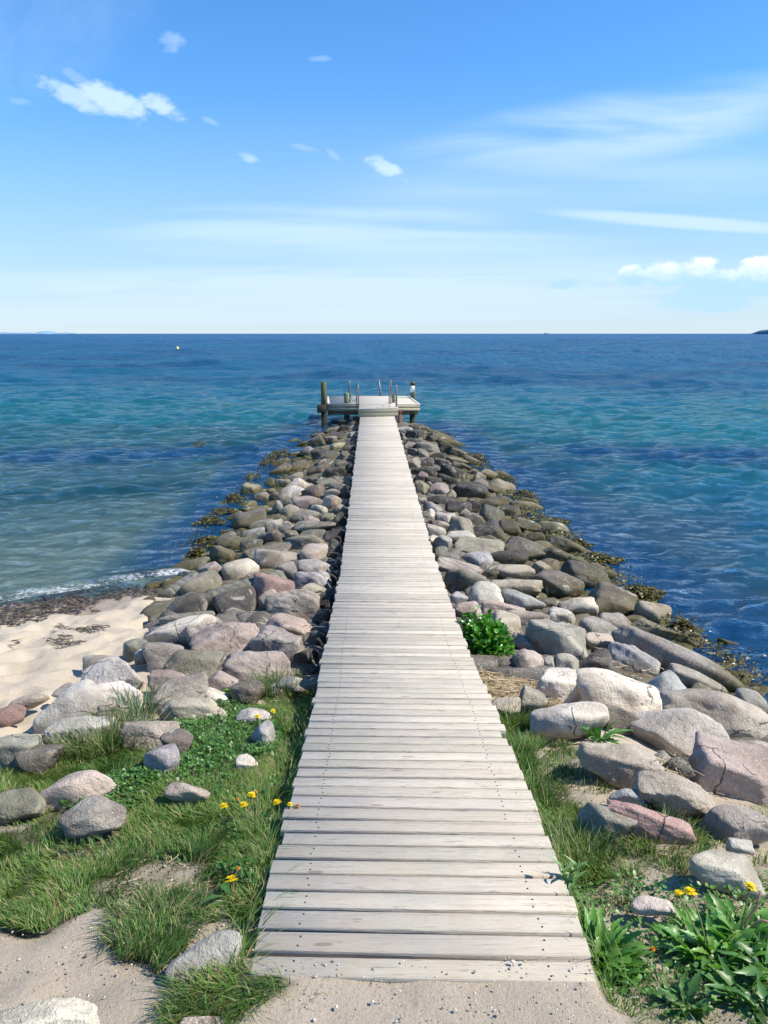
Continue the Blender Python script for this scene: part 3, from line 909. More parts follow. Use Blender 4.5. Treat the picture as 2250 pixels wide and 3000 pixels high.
# per crop of the photograph: origin and scale; rows: x y width height tilt colour shape [*label]
CROPS = {'A': (450, 1200, 2.552), 'B': (1150, 1200, 2.552), 'C': (300, 1700, 2.37), 'D': (0, 1900, 2.37), 'E': (1300, 1700, 1.7463),
         'F': (1400, 2150, 1.9518), 'G': (0, 2400, 1.659)}  # some dg rows along the deck's left edge hold its shadow in their colour
ROWS = """A
1330 165 130 50 10 br r
1420 150 90 60 0 dg r
1490 115 70 60 0 dg r
1380 215 140 80 -10 dg f
1240 205 110 50 10 br r
1325 235 90 60 0 gn r
1490 195 70 50 0 gy r
1375 285 110 65 0 yl r*yellowish stone high on the left slope near the bathing platform
1285 295 90 40 0 br r
1465 300 90 60 0 dg r
1205 262 150 90 30 br r
1290 350 210 85 0 dg r
1430 350 90 70 0 gn r
1120 262 120 40 15 br r
1040 258 150 60 10 tn r
1050 345 110 50 10 tn r
1165 330 130 90 30 gy r
1105 430 150 80 15 br r
1275 410 150 70 10 br r
1410 420 110 50 0 gn r
1240 465 170 90 10 br r
1350 485 200 90 10 dg r
1465 470 80 120 0 dg r
930 420 200 70 30 gn f
960 470 160 90 30 br r
1050 515 140 60 10 gy r
1180 540 100 60 0 br r
1235 540 70 60 20 br r
880 560 110 80 0 dg r
970 565 120 80 0 gy r
735 620 150 110 -15 tn f*angular pale tan block standing at the left water's edge
1090 575 170 100 -25 lg f*whitish peaked stone halfway up the left slope
1110 545 120 60 0 dg r
1290 555 160 60 10 gn f
1380 580 140 70 0 gn r
1030 640 210 120 10 lg r
880 620 90 50 0 pk f
1195 630 165 110 10 br r
1335 635 120 80 0 tn r
1440 640 90 120 0 dg r
820 670 110 90 30 gy r
900 660 100 80 0 br r
1030 700 130 70 15 gn r
1155 705 230 100 5 pk r
1335 710 150 110 20 tn r
1400 755 150 100 0 gn r
690 720 160 60 10 tn r
745 755 220 60 0 gy s
925 755 110 130 -30 bl f*upright sharp-edged blue-grey stone among rounded ones on the left slope
1015 770 160 100 0 tn r
1230 755 140 80 0 lg r
1290 810 110 60 0 gn r
1130 800 220 110 15 gy r
1180 830 140 70 0 pk f
620 815 160 80 30 gn f
710 850 270 140 10 br r
855 845 130 60 0 br r
1205 880 300 75 0 gn s*long flat greenish slab lying level on the left slope by the boardwalk
1395 840 150 110 0 dg r
830 880 220 90 20 gy r
920 890 130 120 30 tn r
995 890 120 90 20 tn r
1185 935 190 60 0 br r
1035 945 100 70 0 gn r
540 920 90 40 10 tn r
740 955 200 110 15 bl r
1125 1000 310 110 5 gn v*wide green-grey stone with rough veined surface, left of the boardwalk middle
1350 960 160 120 0 dg r
885 980 190 130 40 br r
500 1000 260 90 20 gy v
600 1010 240 110 25 br r
730 1040 180 120 0 dg f
1190 1090 190 140 -10 pk r*speckled pinkish round boulder just behind the yellow-brown loaf-shaped boulder
1370 1060 130 140 0 dg r
855 1090 340 100 12 gn s
300 1095 110 60 15 br r
390 1105 110 60 10 gy r
520 1100 220 130 -20 br f
930 1130 330 145 5 tn r*yellow-brown loaf-shaped boulder on the left slope
660 1110 90 60 0 br r
1205 1190 260 110 -5 lg r
250 1140 120 50 0 gn r
270 1190 300 90 15 gy s*elongated grey-tan boulder nearest the foam at the end of the beach
440 1220 220 140 -5 pk r
660 1210 240 170 10 ow r*pale pinkish-white boulder behind the largest grey boulder on the left
975 1240 210 190 -15 gy f
1190 1310 280 170 0 bl v*bright bluish-white boulder partly in the boardwalk's shadow, left side
1190 1385 250 130 0 tn r
385 1320 300 180 5 gn r
210 1340 300 130 35 gy v
680 1385 620 230 15 gn v*huge grey-green boulder behind the red one, left of the boardwalk
890 1330 300 150 -10 rd r*smooth red boulder resting on the huge grey-green one
620 1440 300 190 10 br r*rough brown boulder in front of the huge grey-green one
870 1430 180 160 20 pk r
1040 1470 400 200 5 tn v*layered tan boulder with dark strata lines, left of the boardwalk
250 1470 330 170 15 br r
1340 1390 90 130 0 dg r
1330 1265 80 90 0 dg r
1400 1150 110 120 0 dg r
C
590 265 370 70 10 gn s
760 300 150 90 -15 pk r
225 460 150 120 0 gn r
520 350 540 170 15 ow r*wide pale sandy boulder at the edge of the beach sand
670 385 200 160 0 gy v
875 400 450 260 25 pk f*long pinkish-beige boulder with a pointed right end, left of the boardwalk
1290 320 330 160 10 pk r*smooth rose-pink boulder beside the boardwalk shadow, left side
1215 440 380 250 -8 gy f*blue-grey slate-like boulder with a flat pale right face
1530 140 110 120 0 dg r
1545 250 110 110 0 dg r
1490 400 120 120 0 dg r
1420 510 170 130 0 dg r
430 500 290 200 0 gy r
270 510 80 80 0 bl r
580 585 490 220 -5 gn f*broad greenish-grey angular boulder in front of the long pinkish-beige one
1080 575 560 240 -5 pk f*rough pitted pink-grey wedge boulder, left of the boardwalk
1350 700 280 110 0 gy r
480 685 340 160 5 pk f
540 770 440 200 15 tn f
820 685 240 150 -10 pk r
1010 755 230 170 0 br r
770 790 230 120 -5 ow r
620 880 500 150 0 tn s*long low tan slab with grass along its foot, left side
1050 930 250 90 0 ow r
1110 1045 170 170 -5 bl r*small light blue-grey stone next to the dandelion, left grass
330 1045 400 190 -5 tn f
520 1095 200 150 0 br r
420 1200 230 200 0 bl r*round salt-and-pepper grey stone rising out of the left grass
1000 1245 160 100 0 ow f
D
780 155 480 230 8 lg f*broad light grey boulder with a dark hollow in its front, beside the beach
700 75 250 90 15 tn r
450 275 170 80 10 gy r
480 370 470 250 20 lg r*large whitish speckled dome boulder at the edge of the beach sand
60 440 240 110 15 rd r*reddish stone almost buried in beach sand at the left frame edge
200 350 250 90 20 tn r
810 300 330 180 -5 ow f
800 400 220 130 0 pk f
560 540 420 220 10 lg r*whitish boulder behind the long-bladed grass tuft
100 670 350 260 -10 gy r*large speckled grey-tan boulder at the left frame edge
260 740 330 190 10 br r
540 920 520 230 5 tn r*low tan boulder surrounded by grass and clover, left foreground
110 1070 380 200 -5 gn r*green-stained grey boulder at the left frame edge, in the grass
640 1130 430 205 8 gy r*smooth lavender-grey egg-shaped boulder lying in the left grass
1300 975 300 100 -5 tn r
G
1050 655 380 180 24 lg r*blue-grey stone between two grass clumps at the foot of the boardwalk
230 950 500 200 8 ow f*pale rock breaking through the sand in the bottom left corner
1180 985 240 60 0 pk r
B
180 145 110 60 0 br r
250 155 60 40 -20 dg r
90 160 120 60 -10 bl r
165 195 140 80 0 dg r
385 215 190 50 -20 br r
280 190 110 40 0 dg r
165 250 130 60 0 dg r
310 230 120 60 -10 dg r
430 258 200 60 -20 dg r
260 300 180 90 -10 gy r
130 280 90 70 0 gy r
160 330 100 80 0 gy f
225 345 100 70 -20 tn r
75 215 50 90 0 gn r
420 310 170 90 -15 dg r
500 340 150 70 -20 br r
330 360 150 60 0 dg r
155 405 120 90 -15 tn r
255 410 110 80 0 dg f
365 410 120 80 -10 br f
480 390 170 60 -20 gy r
600 400 150 60 -25 pk r
520 432 160 60 -20 gy f
240 475 200 80 -10 dg r
225 510 110 80 0 pk f
300 535 120 60 -10 br r
330 465 100 50 0 dg r
460 495 210 130 -10 dg r
600 480 90 60 0 gy r
650 525 100 90 -25 lg f
735 510 180 80 -25 tn r
850 525 220 80 -25 gn r
630 580 150 110 -20 gy r
405 540 160 80 -15 dg r
225 595 100 110 10 yl r*yellow-green tinged round stone against the boardwalk, right side
275 565 50 50 0 pk r
345 615 145 100 0 tn r
430 600 100 70 -20 dg r
440 650 70 70 -40 yl r
580 625 230 140 -10 dg r
800 610 220 130 -15 tn r
730 655 80 50 0 gy r
350 690 220 80 -5 dg f
220 690 70 60 0 lg r
305 745 150 80 -20 bl r
490 750 190 120 -5 dg r
590 740 130 110 0 dg r
720 710 160 90 0 dg r
850 700 200 80 -10 gn r
1010 700 150 80 -10 gn r
1000 745 240 110 -20 tn r
270 790 110 90 -25 ow f
395 840 150 110 0 lg f
455 815 90 60 -30 tn r
545 790 90 70 -40 tn f
610 830 190 90 -10 br r
735 820 170 160 -20 gn r*round dark olive boulder midway along the right slope
870 790 170 110 -10 dg r
340 875 150 90 -20 tn r
520 900 210 150 -15 tn r*domed beige-grey boulder behind the flat white one, right side
320 925 160 100 -10 ow v
295 985 90 90 0 ow r
720 925 260 160 -20 dg r
880 900 150 110 0 dg r
1000 880 180 100 -15 gy r
1190 910 240 150 -25 tn r*olive-tan slanted boulder with weed on it at the right water's edge
500 965 230 90 -5 ow r*flat-topped white boulder, right of the boardwalk middle
375 1005 150 115 -20 bl f*dark blue-grey squared block against pale stones, right of the boardwalk
350 1070 110 80 0 gn r
640 1050 370 150 -8 tn f*large tan boulder in front of the flat-topped white one
740 985 160 80 -5 gn r
640 1130 210 150 30 bl r*tilted light blue-grey oval stone leaning on the large tan boulder
950 1000 200 90 -10 dg r
1050 970 160 90 0 dg r
1210 970 140 70 0 dg r
1000 1070 340 140 -15 br r
860 1120 300 120 0 dg r*smooth black-grey boulder behind the loaf-shaped sandy one, right side
1130 1040 180 90 -15 br r
1330 1040 320 120 -25 gn r
1220 1100 270 130 -15 dg r
400 1130 170 110 -10 gn r
500 1200 330 120 -5 lg v
540 1290 290 170 0 gn r
1170 1180 150 110 0 br r
1110 1190 150 90 -20 ow f
900 1230 300 120 0 tn r*loaf-shaped sandy boulder, right slope
740 1225 160 90 0 dk r
1400 1150 180 80 -20 gn r
1220 1310 390 180 -10 br r*big brown-black speckled boulder in the second row from the water, right side
930 1330 400 130 -5 tn f
1450 1270 380 170 -20 dg r*big smooth dark grey boulder beside yellow-green weed, right side
1560 1230 200 100 -20 br r
E
215 95 180 125 -15 lg r*light grey egg-shaped boulder behind the leafy bush
75 95 100 60 0 bl r
120 155 150 75 0 tn r
405 115 210 95 -5 bl r
305 145 240 90 0 pk f
540 122 95 50 0 br f
690 145 205 115 -5 ow f*cream and pink boulder with dark cleft, right slope
850 120 250 155 -15 br r
430 200 200 95 5 pk r
310 235 170 125 -15 tn r*orange-tan round boulder touching the leafy bush
590 185 180 80 0 lg f
570 290 330 230 -5 gy f*large tent-shaped speckled grey boulder right of the leafy bush
780 250 185 105 -10 gy r
870 220 190 115 -20 gy r
985 205 120 50 0 dk r
1070 190 180 130 -15 tn r*wet brown boulder lying half in the sea, right side
1090 258 290 80 -15 gy f
790 310 145 95 0 tn r
430 320 180 65 -20 gy f
440 400 160 120 0 tn f
540 415 60 60 0 gy r
625 405 125 105 -5 lg r
760 415 190 135 -5 dk f
960 390 270 160 -20 bl f
1230 410 740 180 -24 gy r*longest boulder, grey turning pink at its low end, along the right water's edge
590 520 245 150 -5 ow f*white and blue-grey blocky stone beside the dry reeds
890 570 440 220 -12 ow r*large oval cream boulder with a twig lying on it
1120 545 200 200 -20 bl r
1300 500 320 100 -20 lg r
1430 660 620 250 -22 tn r*huge beige boulder with a split corner at the right frame edge
1570 610 170 120 -20 bl r
450 605 140 120 -20 gn f
310 640 170 80 0 tn r
640 690 390 190 -8 ow r*smooth white-pink boulder above the small dandelion plant
910 690 310 140 -8 gn f
1200 750 520 270 -12 lg r*large salt-white speckled dome boulder, right foreground
870 900 440 230 -15 tn f*craggy sandstone-coloured rock with ridges, right foreground
1490 945 500 270 -16 pk f*massive angular pink-brown boulder at the right frame edge
1620 875 260 170 -15 tn r
1110 905 120 90 0 gn r
1200 950 130 90 0 dk r
1480 330 160 50 -20 gn r
1270 300 170 70 -25 gn r
F
1130 320 480 200 -12 tn f*sand-covered flat rock with a cracked right end
870 345 240 80 -5 bl r
980 475 530 180 -22 rd f*wedge-shaped red and pink granite stone in the right grass
740 470 320 190 -15 gy r
1470 480 370 210 5 gy r*grey rounded boulder behind grass at the right frame edge
1400 755 420 180 -12 tn r*smooth dun boulder behind the big dandelion plant
1500 630 150 70 -10 lg r
1000 980 240 90 -10 ow r"""

_bm = bmesh.new()
bmesh.ops.create_icosphere(_bm, subdivisions=5, radius=1.0)
ICO5 = (np.array([v_.co[:] for v_ in _bm.verts]), np.array([[v_.index for v_ in f_.verts] for f_ in _bm.faces]))
_bm.free()
_bm = bmesh.new()
bmesh.ops.create_icosphere(_bm, subdivisions=4, radius=1.0)
ICO4 = (np.array([v_.co[:] for v_ in _bm.verts]), np.array([[v_.index for v_ in f_.verts] for f_ in _bm.faces]))
_bm.free()


def stone_verts(seed, shape, res=4):
    """a boulder inscribed in the unit sphere's box: soft intersection of random planes + noise"""
    r = np.random.default_rng(seed)
    D, Fc = ICO5 if res == 5 else ICO4
    nP = {'r': 13, 'f': 9, 's': 11, 'v': 11}[shape]
    k = {'r': 8.0 + 16 * r.random(), 'f': 30.0, 's': 16.0, 'v': 16.0}[shape]
    N = r.normal(size=(nP, 3))
    N /= np.linalg.norm(N, axis=1)[:, None]
    N = np.vstack([N, np.eye(3), -np.eye(3)])
    d = r.uniform(0.64, 1.05, len(N))
    if shape == 'f':
        d = r.uniform(0.58, 1.05, len(N))
    d[-6:] = r.uniform(0.88, 1.05, 6)
    dots = np.maximum(D @ N.T, 1e-4) / d
    R = (dots ** k).sum(1) ** (-1 / k)
    o = r.uniform(0, 50, 3)
    q_ = D * 1.4 + o
    R *= 1 + 0.085 * fbm(q_[:, 0], q_[:, 1], q_[:, 2], 3)
    q_ = D * 5.5 + o
    rough = {'r': 0.011, 'f': 0.026, 's': 0.018, 'v': 0.020}[shape]
    nn_ = fbm(q_[:, 0], q_[:, 1], q_[:, 2], 4, 0.6)
    R *= 1 + rough * nn_ + (rough * 1.3 * (np.abs(nn_) - .4) if shape in 'fv' else 0)
    Vv = D * R[:, None]
    ext = Vv.max(0) - Vv.min(0)
    Vv = (Vv - (Vv.max(0) + Vv.min(0)) / 2) / ext * 2
    return Vv, Fc


STONES = []
crop = None
for ln in ROWS.splitlines():
    if len(ln) == 1:
        crop = ln
        continue
    body_, _, lab = ln.partition('*')
    a_ = body_.split()
    ox, oy, sc_ = CROPS[crop]
    X, Y = ox + float(a_[0]) / sc_, oy + float(a_[1]) / sc_
    STONES.append(dict(X=X, Y=Y, W=float(a_[2]) / sc_, H=float(a_[3]) / sc_, rot=float(a_[4]), c=a_[5], s=a_[6], lab=lab))

STONE_OBJS = []
for i, S in enumerate(STONES):
    p_ = hitE(S['X'], S['Y'] + 0.04 * S['H'])
    d_ = ray(S['X'], S['Y'] + 0.04 * S['H'])
    Zax = p_[1] * fw[1] + (p_[2] - CAMZ) * fw[2]
    phi = math.asin(-d_[2])
    nf_ = float(sstep(S['Y'], 1700, 2100))
    kf_ = 0.95 if S['s'] == 'f' else 1.0
    hw = S['W'] / 2 / F * Zax * (1.08 - .05 * nf_) * kf_
    hh = S['H'] / 2 / F * Zax * (1.30 - .28 * nf_) * kf_
    kk = 0.80 if phi > 0.35 else 0.85
    b_ = hh / math.sqrt(math.sin(phi) ** 2 + (kk * math.cos(phi)) ** 2)
    b_ = min(b_, 1.35 * hw)
    b_ = max(b_, 0.6 * hw) if phi < 0.3 else b_
    c_ = math.sqrt(max((hh ** 2 - (b_ * math.sin(phi)) ** 2), 0.0)) / math.cos(phi)
    c_ = max(c_, 0.55 * hh)
    # near the lens the stones stand on the ground: their feet, not their middles, lie on it
    wt_ = float(sstep(S['Y'], 1650, 2000))
    if wt_ > 0:
        pb = hitE(S['X'], S['Y'] + 0.40 * S['H'])
        yc_ = p_[1] * (1 - wt_) + (pb[1] + 0.45 * b_) * wt_
        sc_y = yc_ / p_[1]
        p_ = np.array([0, 0, CAMZ]) + d_ * (yc_ / d_[1])
        hw, b_, c_ = hw * sc_y, b_ * sc_y, c_ * sc_y
        c_ *= 1 + .15 * wt_
        p_[2] -= 0.36 * c_ * wt_
    S['x0'] = p_[0]
    if S['c'] == 'rd' and S['s'] == 'r' and S['Y'] < 1800:      # lies on top of its neighbour, nearer the lens
        k_ = 1 - 0.42 / p_[1]
        p_ = np.array([0, 0, CAMZ]) + (p_ - np.array([0, 0, CAMZ])) * k_
        hw, b_, c_ = hw * k_, b_ * k_, c_ * k_
    V_, Fc = stone_verts(100 + i, S['s'], 5 if S['W'] > 130 else 4)
    V_ = V_ * np.array([hw, b_, c_])
    # yaw slightly at random, then tilt about the horizontal forward axis / yaw for steep views
    ax_ = Vector((-d_[0], -d_[1], -d_[2]))
    M = np.array(Matrix.Rotation(math.radians(S['rot']), 3, ax_))
    V_ = V_ @ M.T
    loc = p_.copy()
    # keep clear of the boardwalk
    wv_ = V_ + loc
    dz_ = deckz(wv_[:, 1]) - 0.05
    near_ = (np.abs(wv_[:, 0] - deckx(wv_[:, 1])) < 0.53) & (wv_[:, 1] < 23.4)
    if near_.any():
        over = (wv_[near_, 2] - dz_[near_]).max()
        if over > 0:
            loc[2] -= min(over, 0.14) if loc[1] > 4 else 0.0
            wv_ = V_ + loc
            # a stone is never cut by the deck: slide it sideways instead
            over2 = (wv_[near_, 2] - dz_[near_]).max()
            if over2 > 0:
                inn = np.abs(wv_[near_ & (wv_[:, 2] > dz_)][:, 0] - deckx(loc[1]))
                if len(inn):
                    sgn = 1 if loc[0] > deckx(loc[1]) else -1
                    loc[0] += sgn * min(0.15, float((0.53 - inn).max()))
            V_ = (V_ + loc)
            nr = (np.abs(V_[:, 0] - deckx(V_[:, 1])) < 0.53)
            V_[:, 2] = np.where(nr, np.minimum(V_[:, 2], deckz(V_[:, 1]) - 0.05), V_[:, 2])
            V_ = V_ - loc
    me = mesh_np("boulder", V_, Fc, m_stone)
    o = link("boulder", me, None, Vector(loc))
    r0 = np.random.default_rng(500 + i)
    cc = np.array(COL[S['c']]) * r0.uniform(0.86, 1.14) * (1.0 + 0.10 * float(sstep(S['Y'], 1600, 1900))) * (1.0 - 0.28 * float(S['x0'] > 0.75) * float(sstep(loc[1], 8.0, 12.0))) * (1 + r0.uniform(-0.04, 0.04, 3))
    o.color = (*np.clip(cc, 0, 0.8), {'v': 0.85, 's': 0.35, 'f': 0.2, 'r': 0.08}[S['s']])
    S.update(o=o, x=loc[0], y=loc[1], z=loc[2], rx=hw, ry=b_, rz=c_, size=2 * max(hw, b_))
    STONE_OBJS.append(o)

# --- labels: what each one looks like, where it lies, what lies next to it
def zone(S):
    x, y = S['x'], S['y']
    xr, xl = np.interp(y, XR[:, 0], XR[:, 1]), np.interp(y, XL[:, 0], XL[:, 1])
    if y > 19.5:
        return 'by the bathing platform'
    if y > 5.2 and ((x > 0 and x > xr - 0.45) or (x < 0 and y > 9 and -x > xl - 0.45)):
        return "at the weedy water's edge"
    if abs(x - deckx(y)) < 0.85 and y > 4:
        return 'against the boardwalk'
    if x < -1.6 and y < 9 and y > 4:
        return 'beside the beach sand'
    if y < 4.2:
        return 'in the grassy foreground'
    return 'on the far slope' if y > 13 else 'on the middle slope' if y > 8 else 'on the near slope'


SH = {'r': 'rounded', 'f': 'angular', 's': 'flat', 'v': 'banded'}


def szn(S):
    return 'small' if S['size'] < 0.30 else 'medium' if S['size'] < 0.52 else 'large'


used = {}
for S in STONES:
    side = 'left' if S['x'] < deckx(S['y']) else 'right'
    S['side'] = side
    S['zone'] = zone(S)
    S['base'] = f"{szn(S)} {CNAME[S['c']]} {SH[S['s']]} boulder {S['zone']}, {side} side"
for S in STONES:
    if S['lab']:
        L = S['lab']
    else:
        best = None
        for T in STONES:
            if T is S or T['side'] != S['side'] or T['c'] == S['c']:
                continue
            dd = math.hypot(T['x'] - S['x'], (T['y'] - S['y']) * 0.8)
            if best is None or dd < best[0]:
                best = (dd, T)
        T = best[1]
        dx_, dy_ = S['x'] - T['x'], S['y'] - T['y']
        rel = ('behind' if dy_ > 0 else 'before') if abs(dy_) > abs(dx_) else ('right of' if dx_ > 0 else 'left of')
        L = f"{S['base']}, {rel} {CNAME[T['c']]} one"
    S['L'] = L
    used.setdefault(L, []).append(S)
words = ['nearest', 'second nearest', 'third nearest', 'fourth nearest', 'fifth nearest', 'sixth nearest', 'seventh nearest', 'eighth nearest']
for L, lst in used.items():
    if len(lst) > 1:
        lst.sort(key=lambda s: s['y'])
        for k, S in enumerate(lst):
            nm = 'nearer' if (len(lst) == 2 and k == 0) else 'farther' if len(lst) == 2 else words[k]
            S['L'] = nm + ' ' + (L if len(L.split()) < 14 else L.replace('in the grassy foreground', 'in the foreground').replace(' boulder', ' stone').replace('on the ', 'on '))
for S in STONES:
    if len(S['L'].split()) > 16:
        S['L'] = S['L'].replace(' before ', ', before ').replace(' one', '').replace('medium ', '').replace(', right side', ' right').replace(', left side', ' left')
    if len(S['L'].split()) > 16:
        print('LONG', S['L'])
    tag(S['o'], S['L'], 'boulder', 'boulders piled along the breakwater')

# small stones packed in the gaps: too many to count, one object
vs, fs, cs = [], [], []
r_ = np.random.default_rng(91)
off = 0
_b3 = bmesh.new()
bmesh.ops.create_icosphere(_b3, subdivisions=3, radius=1.0)
I3 = (np.array([v_.co[:] for v_ in _b3.verts]), np.array([[v_.index for v_ in f_.verts] for f_ in _b3.faces]))
_b3.free()
keep_ico = ICO4
ICO4 = I3
proto = [stone_verts(9000 + k, 'rfv'[k % 3])[0] for k in range(14)]
ICO4 = keep_ico
cnt = 0
for _ in range(3900):
    y = r_.uniform(4.4, 24.6)
    xr, xl = np.interp(y, XR[:, 0], XR[:, 1]), np.interp(y, XL[:, 0], XL[:, 1])
    x = r_.uniform(-xl, xr - 0.1)
    if y < 9 and x < -1.9 - (y - 6) * 0.25:
        continue
    if y < 6.0 and x < -1.2:
        continue
    if y < 5.4 and 0.4 < x < 1.3:
        continue
    if y < 4.9 and abs(x) < 1.6:
        continue
    s_ = r_.uniform(0.10, 0.20)
    z = float(E(x, y)) - s_ * 0.65 - 0.03
    z = min(z, deckz(y) - 0.07 - s_) if abs(x - deckx(y)) < 0.6 else z
    P_ = proto[r_.integers(len(proto))]
    a = r_.uniform(0, 6.28)
    R_ = np.array(Matrix.Rotation(a, 3, 'Z') @ Matrix.Rotation(r_.uniform(-.5, .5), 3, 'X'))
    q_ = (P_ * np.array([s_ * r_.uniform(1, 1.5), s_, s_ * 0.75])) @ R_.T + np.array([x, y, z])
    vs.append(q_)
    fs.append(I3[1] + off)
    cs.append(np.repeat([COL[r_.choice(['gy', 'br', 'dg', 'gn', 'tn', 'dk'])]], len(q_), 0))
    off += len(q_)
me = mesh_np("packing_stones", np.vstack(vs), np.vstack(fs), m_stone)
o = link("packing_stones", me)
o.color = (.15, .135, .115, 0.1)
tag(o, "small shadowed stones wedged in the gaps between the boulders", "stones", kind='stuff')

# ------------------------------------------------------------------ boardwalk
bw = bpy.data.objects.new("boardwalk", None)
C.objects.link(bw)
bw.location = (0.11, 1.95, 1.0)
tag(bw, "long narrow boardwalk of bleached cross planks running out over the stones", "boardwalk")
r_ = np.random.default_rng(5)
pl = MB()
scr = MB()
pitch = 0.0935
yk = 1.92
k = 0
yend = 23.35
while yk < yend:
    y = yk + pitch / 2
    z = float(deckz(y))
    slope = float((deckz(y + .15) - deckz(y - .15)) / 0.3)
    xc = float(deckx(y))
    wdt = pitch - ((r_.uniform(0.012, 0.020) if y < 4.5 else r_.uniform(0.011, 0.018)) if y < 9 else r_.uniform(0.008, 0.015))
    L_ = 1.0 + r_.normal(0, 0.007)
    sh_ = r_.normal(0, 0.006)
    if 1 <= k <= 6:
        sh_ += 0.006
        L_ += 0.002
    yaw = math.radians(-1.3 + r_.normal(0, 0.22)) if y < 12 else math.radians(r_.normal(0.2, 0.3))
    rollz = math.radians(r_.normal(0, 0.15)) - (math.radians(1.6) * float(sstep(y, 19.5, 23)))
    R_ = Matrix.Rotation(yaw, 3, 'Z') @ Matrix.Rotation(math.atan(slope), 3, 'X') @ Matrix.Rotation(rollz, 3, 'Y')
    th = 0.028
    g_ = r_.uniform(0.80, 1.06)
    tn_ = (g_ * r_.uniform(0.995, 1.015), g_, g_ * r_.uniform(0.975, 1.01))
    z += r_.normal(0, 0.0016) - (0.007 if k == 0 else 0)
    pl.box((xc + sh_, y, z - th / 2), (L_, wdt, th), R_, tn_, 0.003)
    if y < 14:
        for sx in (-1, 1):
            for oy in ((-0.24, 0.24) if y < 6 else (0,)):
                if r_.random() < 0.06:
                    continue
                px_ = sx * (0.37 + r_.normal(0, 0.004))
                q_ = R_ @ Vector((px_, wdt * (oy + r_.normal(0, 0.03)), 0))
                pl.tube([(xc + q_.x, y + q_.y, z + q_.z - 0.002), (xc + q_.x, y + q_.y, z + q_.z + 0.0012)], 0.0034, 8, (.12, .10, .09))
    yk += pitch
    k += 1
pl.build("planks", m_plank, bw).matrix_parent_inverse = Matrix.Translation(-bw.location)
for sx in (-1, 1):
    s_ = MB()
    yy_ = np.concatenate([np.arange(1.97, 9, 0.3), np.arange(9, 23.3, 1.4), [23.3]])
    vs, fs = [], []
    for y in yy_:
        xc, z = float(deckx(y)) + sx * 0.37, float(deckz(y)) - 0.031
        vs += [(xc - .024, y, z), (xc + .024, y, z), (xc + .024, y, z - .11), (xc - .024, y, z - .11)]
    n_ = len(yy_)
    for i in range(n_ - 1):
        for j in range(4):
            a, b = i * 4 + j, i * 4 + (j + 1) % 4
            fs.append((a, b, b + 4, a + 4))
    fs += [(3, 2, 1, 0), (n_ * 4 - 4, n_ * 4 - 3, n_ * 4 - 2, n_ * 4 - 1)]
    s_.add(vs, fs)
    s_.build("stringer", m_beam, bw).matrix_parent_inverse = Matrix.Translation(-bw.location)

# ------------------------------------------------------------------ bathing platform
ZP = 0.67
yF, yB = 24.75, 27.9
FL, FR = at_y(957.6, 1184, yF).x, at_y(1231, 1184, yF).x
BL, BR = at_y(955.5, 1161, yB).x, at_y(1199.6, 1161, yB).x
plat = bpy.data.objects.new("bathing_platform", None)
C.objects.link(plat)
plat.location = (-0.5, yF, 0)
tag(plat, "wide wooden bathing platform on posts with steel handrails at the end of the boardwalk", "platform")
pinv = Matrix.Translation(-plat.location)


def part(mb, name, mat, parent=None, smooth=False):
    o = mb.build(name, mat, parent or plat, smooth)
    o.matrix_parent_inverse = pinv if parent is None else Matrix.Identity(4)
    return o


def ex(u, y):           # u 0..1 across the platform at depth y
    t_ = (y - yF) / (yB - yF)
    l, r = FL + (BL - FL) * t_, FR + (BR - FR) * t_
    return l + (r - l) * u


d_ = MB()
nb = 27
for i in range(nb):      # boards across
    y0 = yF + 0.10 + (yB - yF - 0.2) * i / nb
    y1 = yF + 0.10 + (yB - yF - 0.2) * (i + 1) / nb - 0.007
    g_ = r_.uniform(0.92, 1.05)
    d_.prism([(ex(0.035, y0), y0), (ex(0.965, y0), y0), (ex(0.965, y1), y1), (ex(0.035, y1), y1)], ZP - 0.03, ZP + r_.normal(0, 0.001), (g_, g_, g_))
part(d_, "deck", m_deck)
d_ = MB()                # edge boards
for pts in ([(ex(0, yF), yF), (ex(1, yF), yF), (ex(1, yF + .095), yF + .095), (ex(0, yF + .095), yF + .095)],
            [(ex(0, yB - .095), yB - .095), (ex(1, yB - .095), yB - .095), (ex(1, yB), yB), (ex(0, yB), yB)],
            [(ex(0, yF + .1), yF + .1), (ex(.032, yF + .1), yF + .1), (ex(.032, yB - .1), yB - .1), (ex(0, yB - .1), yB - .1)],
            [(ex(.968, yF + .1), yF + .1), (ex(1, yF + .1), yF + .1), (ex(1, yB - .1), yB - .1), (ex(.968, yB - .1), yB - .1)]):
    d_.prism(pts, ZP - 0.028, ZP + 0.006, (1.04, 1.04, 1.03))
part(d_, "edge_board", m_deck)
d_ = MB()                # fascia, two boards high
for zt, zb in ((ZP - 0.031, ZP - 0.118), (ZP - 0.124, ZP - 0.215)):
    d_.prism([(ex(0, yF) + .004, yF + .004), (ex(1, yF) - .004, yF + .004), (ex(1, yF) - .004, yF + .03), (ex(0, yF) + .004, yF + .03)], zb, zt)
    d_.prism([(ex(1, yF) - .03, yF + .034), (ex(1, yF) - .004, yF + .034), (ex(1, yB) - .004, yB - .004), (ex(1, yB) - .03, yB - .004)], zb, zt)
    d_.prism([(ex(0, yF) + .004, yF + .034), (ex(0, yF) + .03, yF + .034), (ex(0, yB) + .03, yB - .004), (ex(0, yB) + .004, yB - .004)], zb, zt)
    d_.prism([(ex(0, yB) + .034, yB - .03), (ex(1, yB) - .034, yB - .03), (ex(1, yB) - .034, yB - .004), (ex(0, yB) + .034, yB - .004)], zb, zt)
part(d_, "fascia", m_fascia)
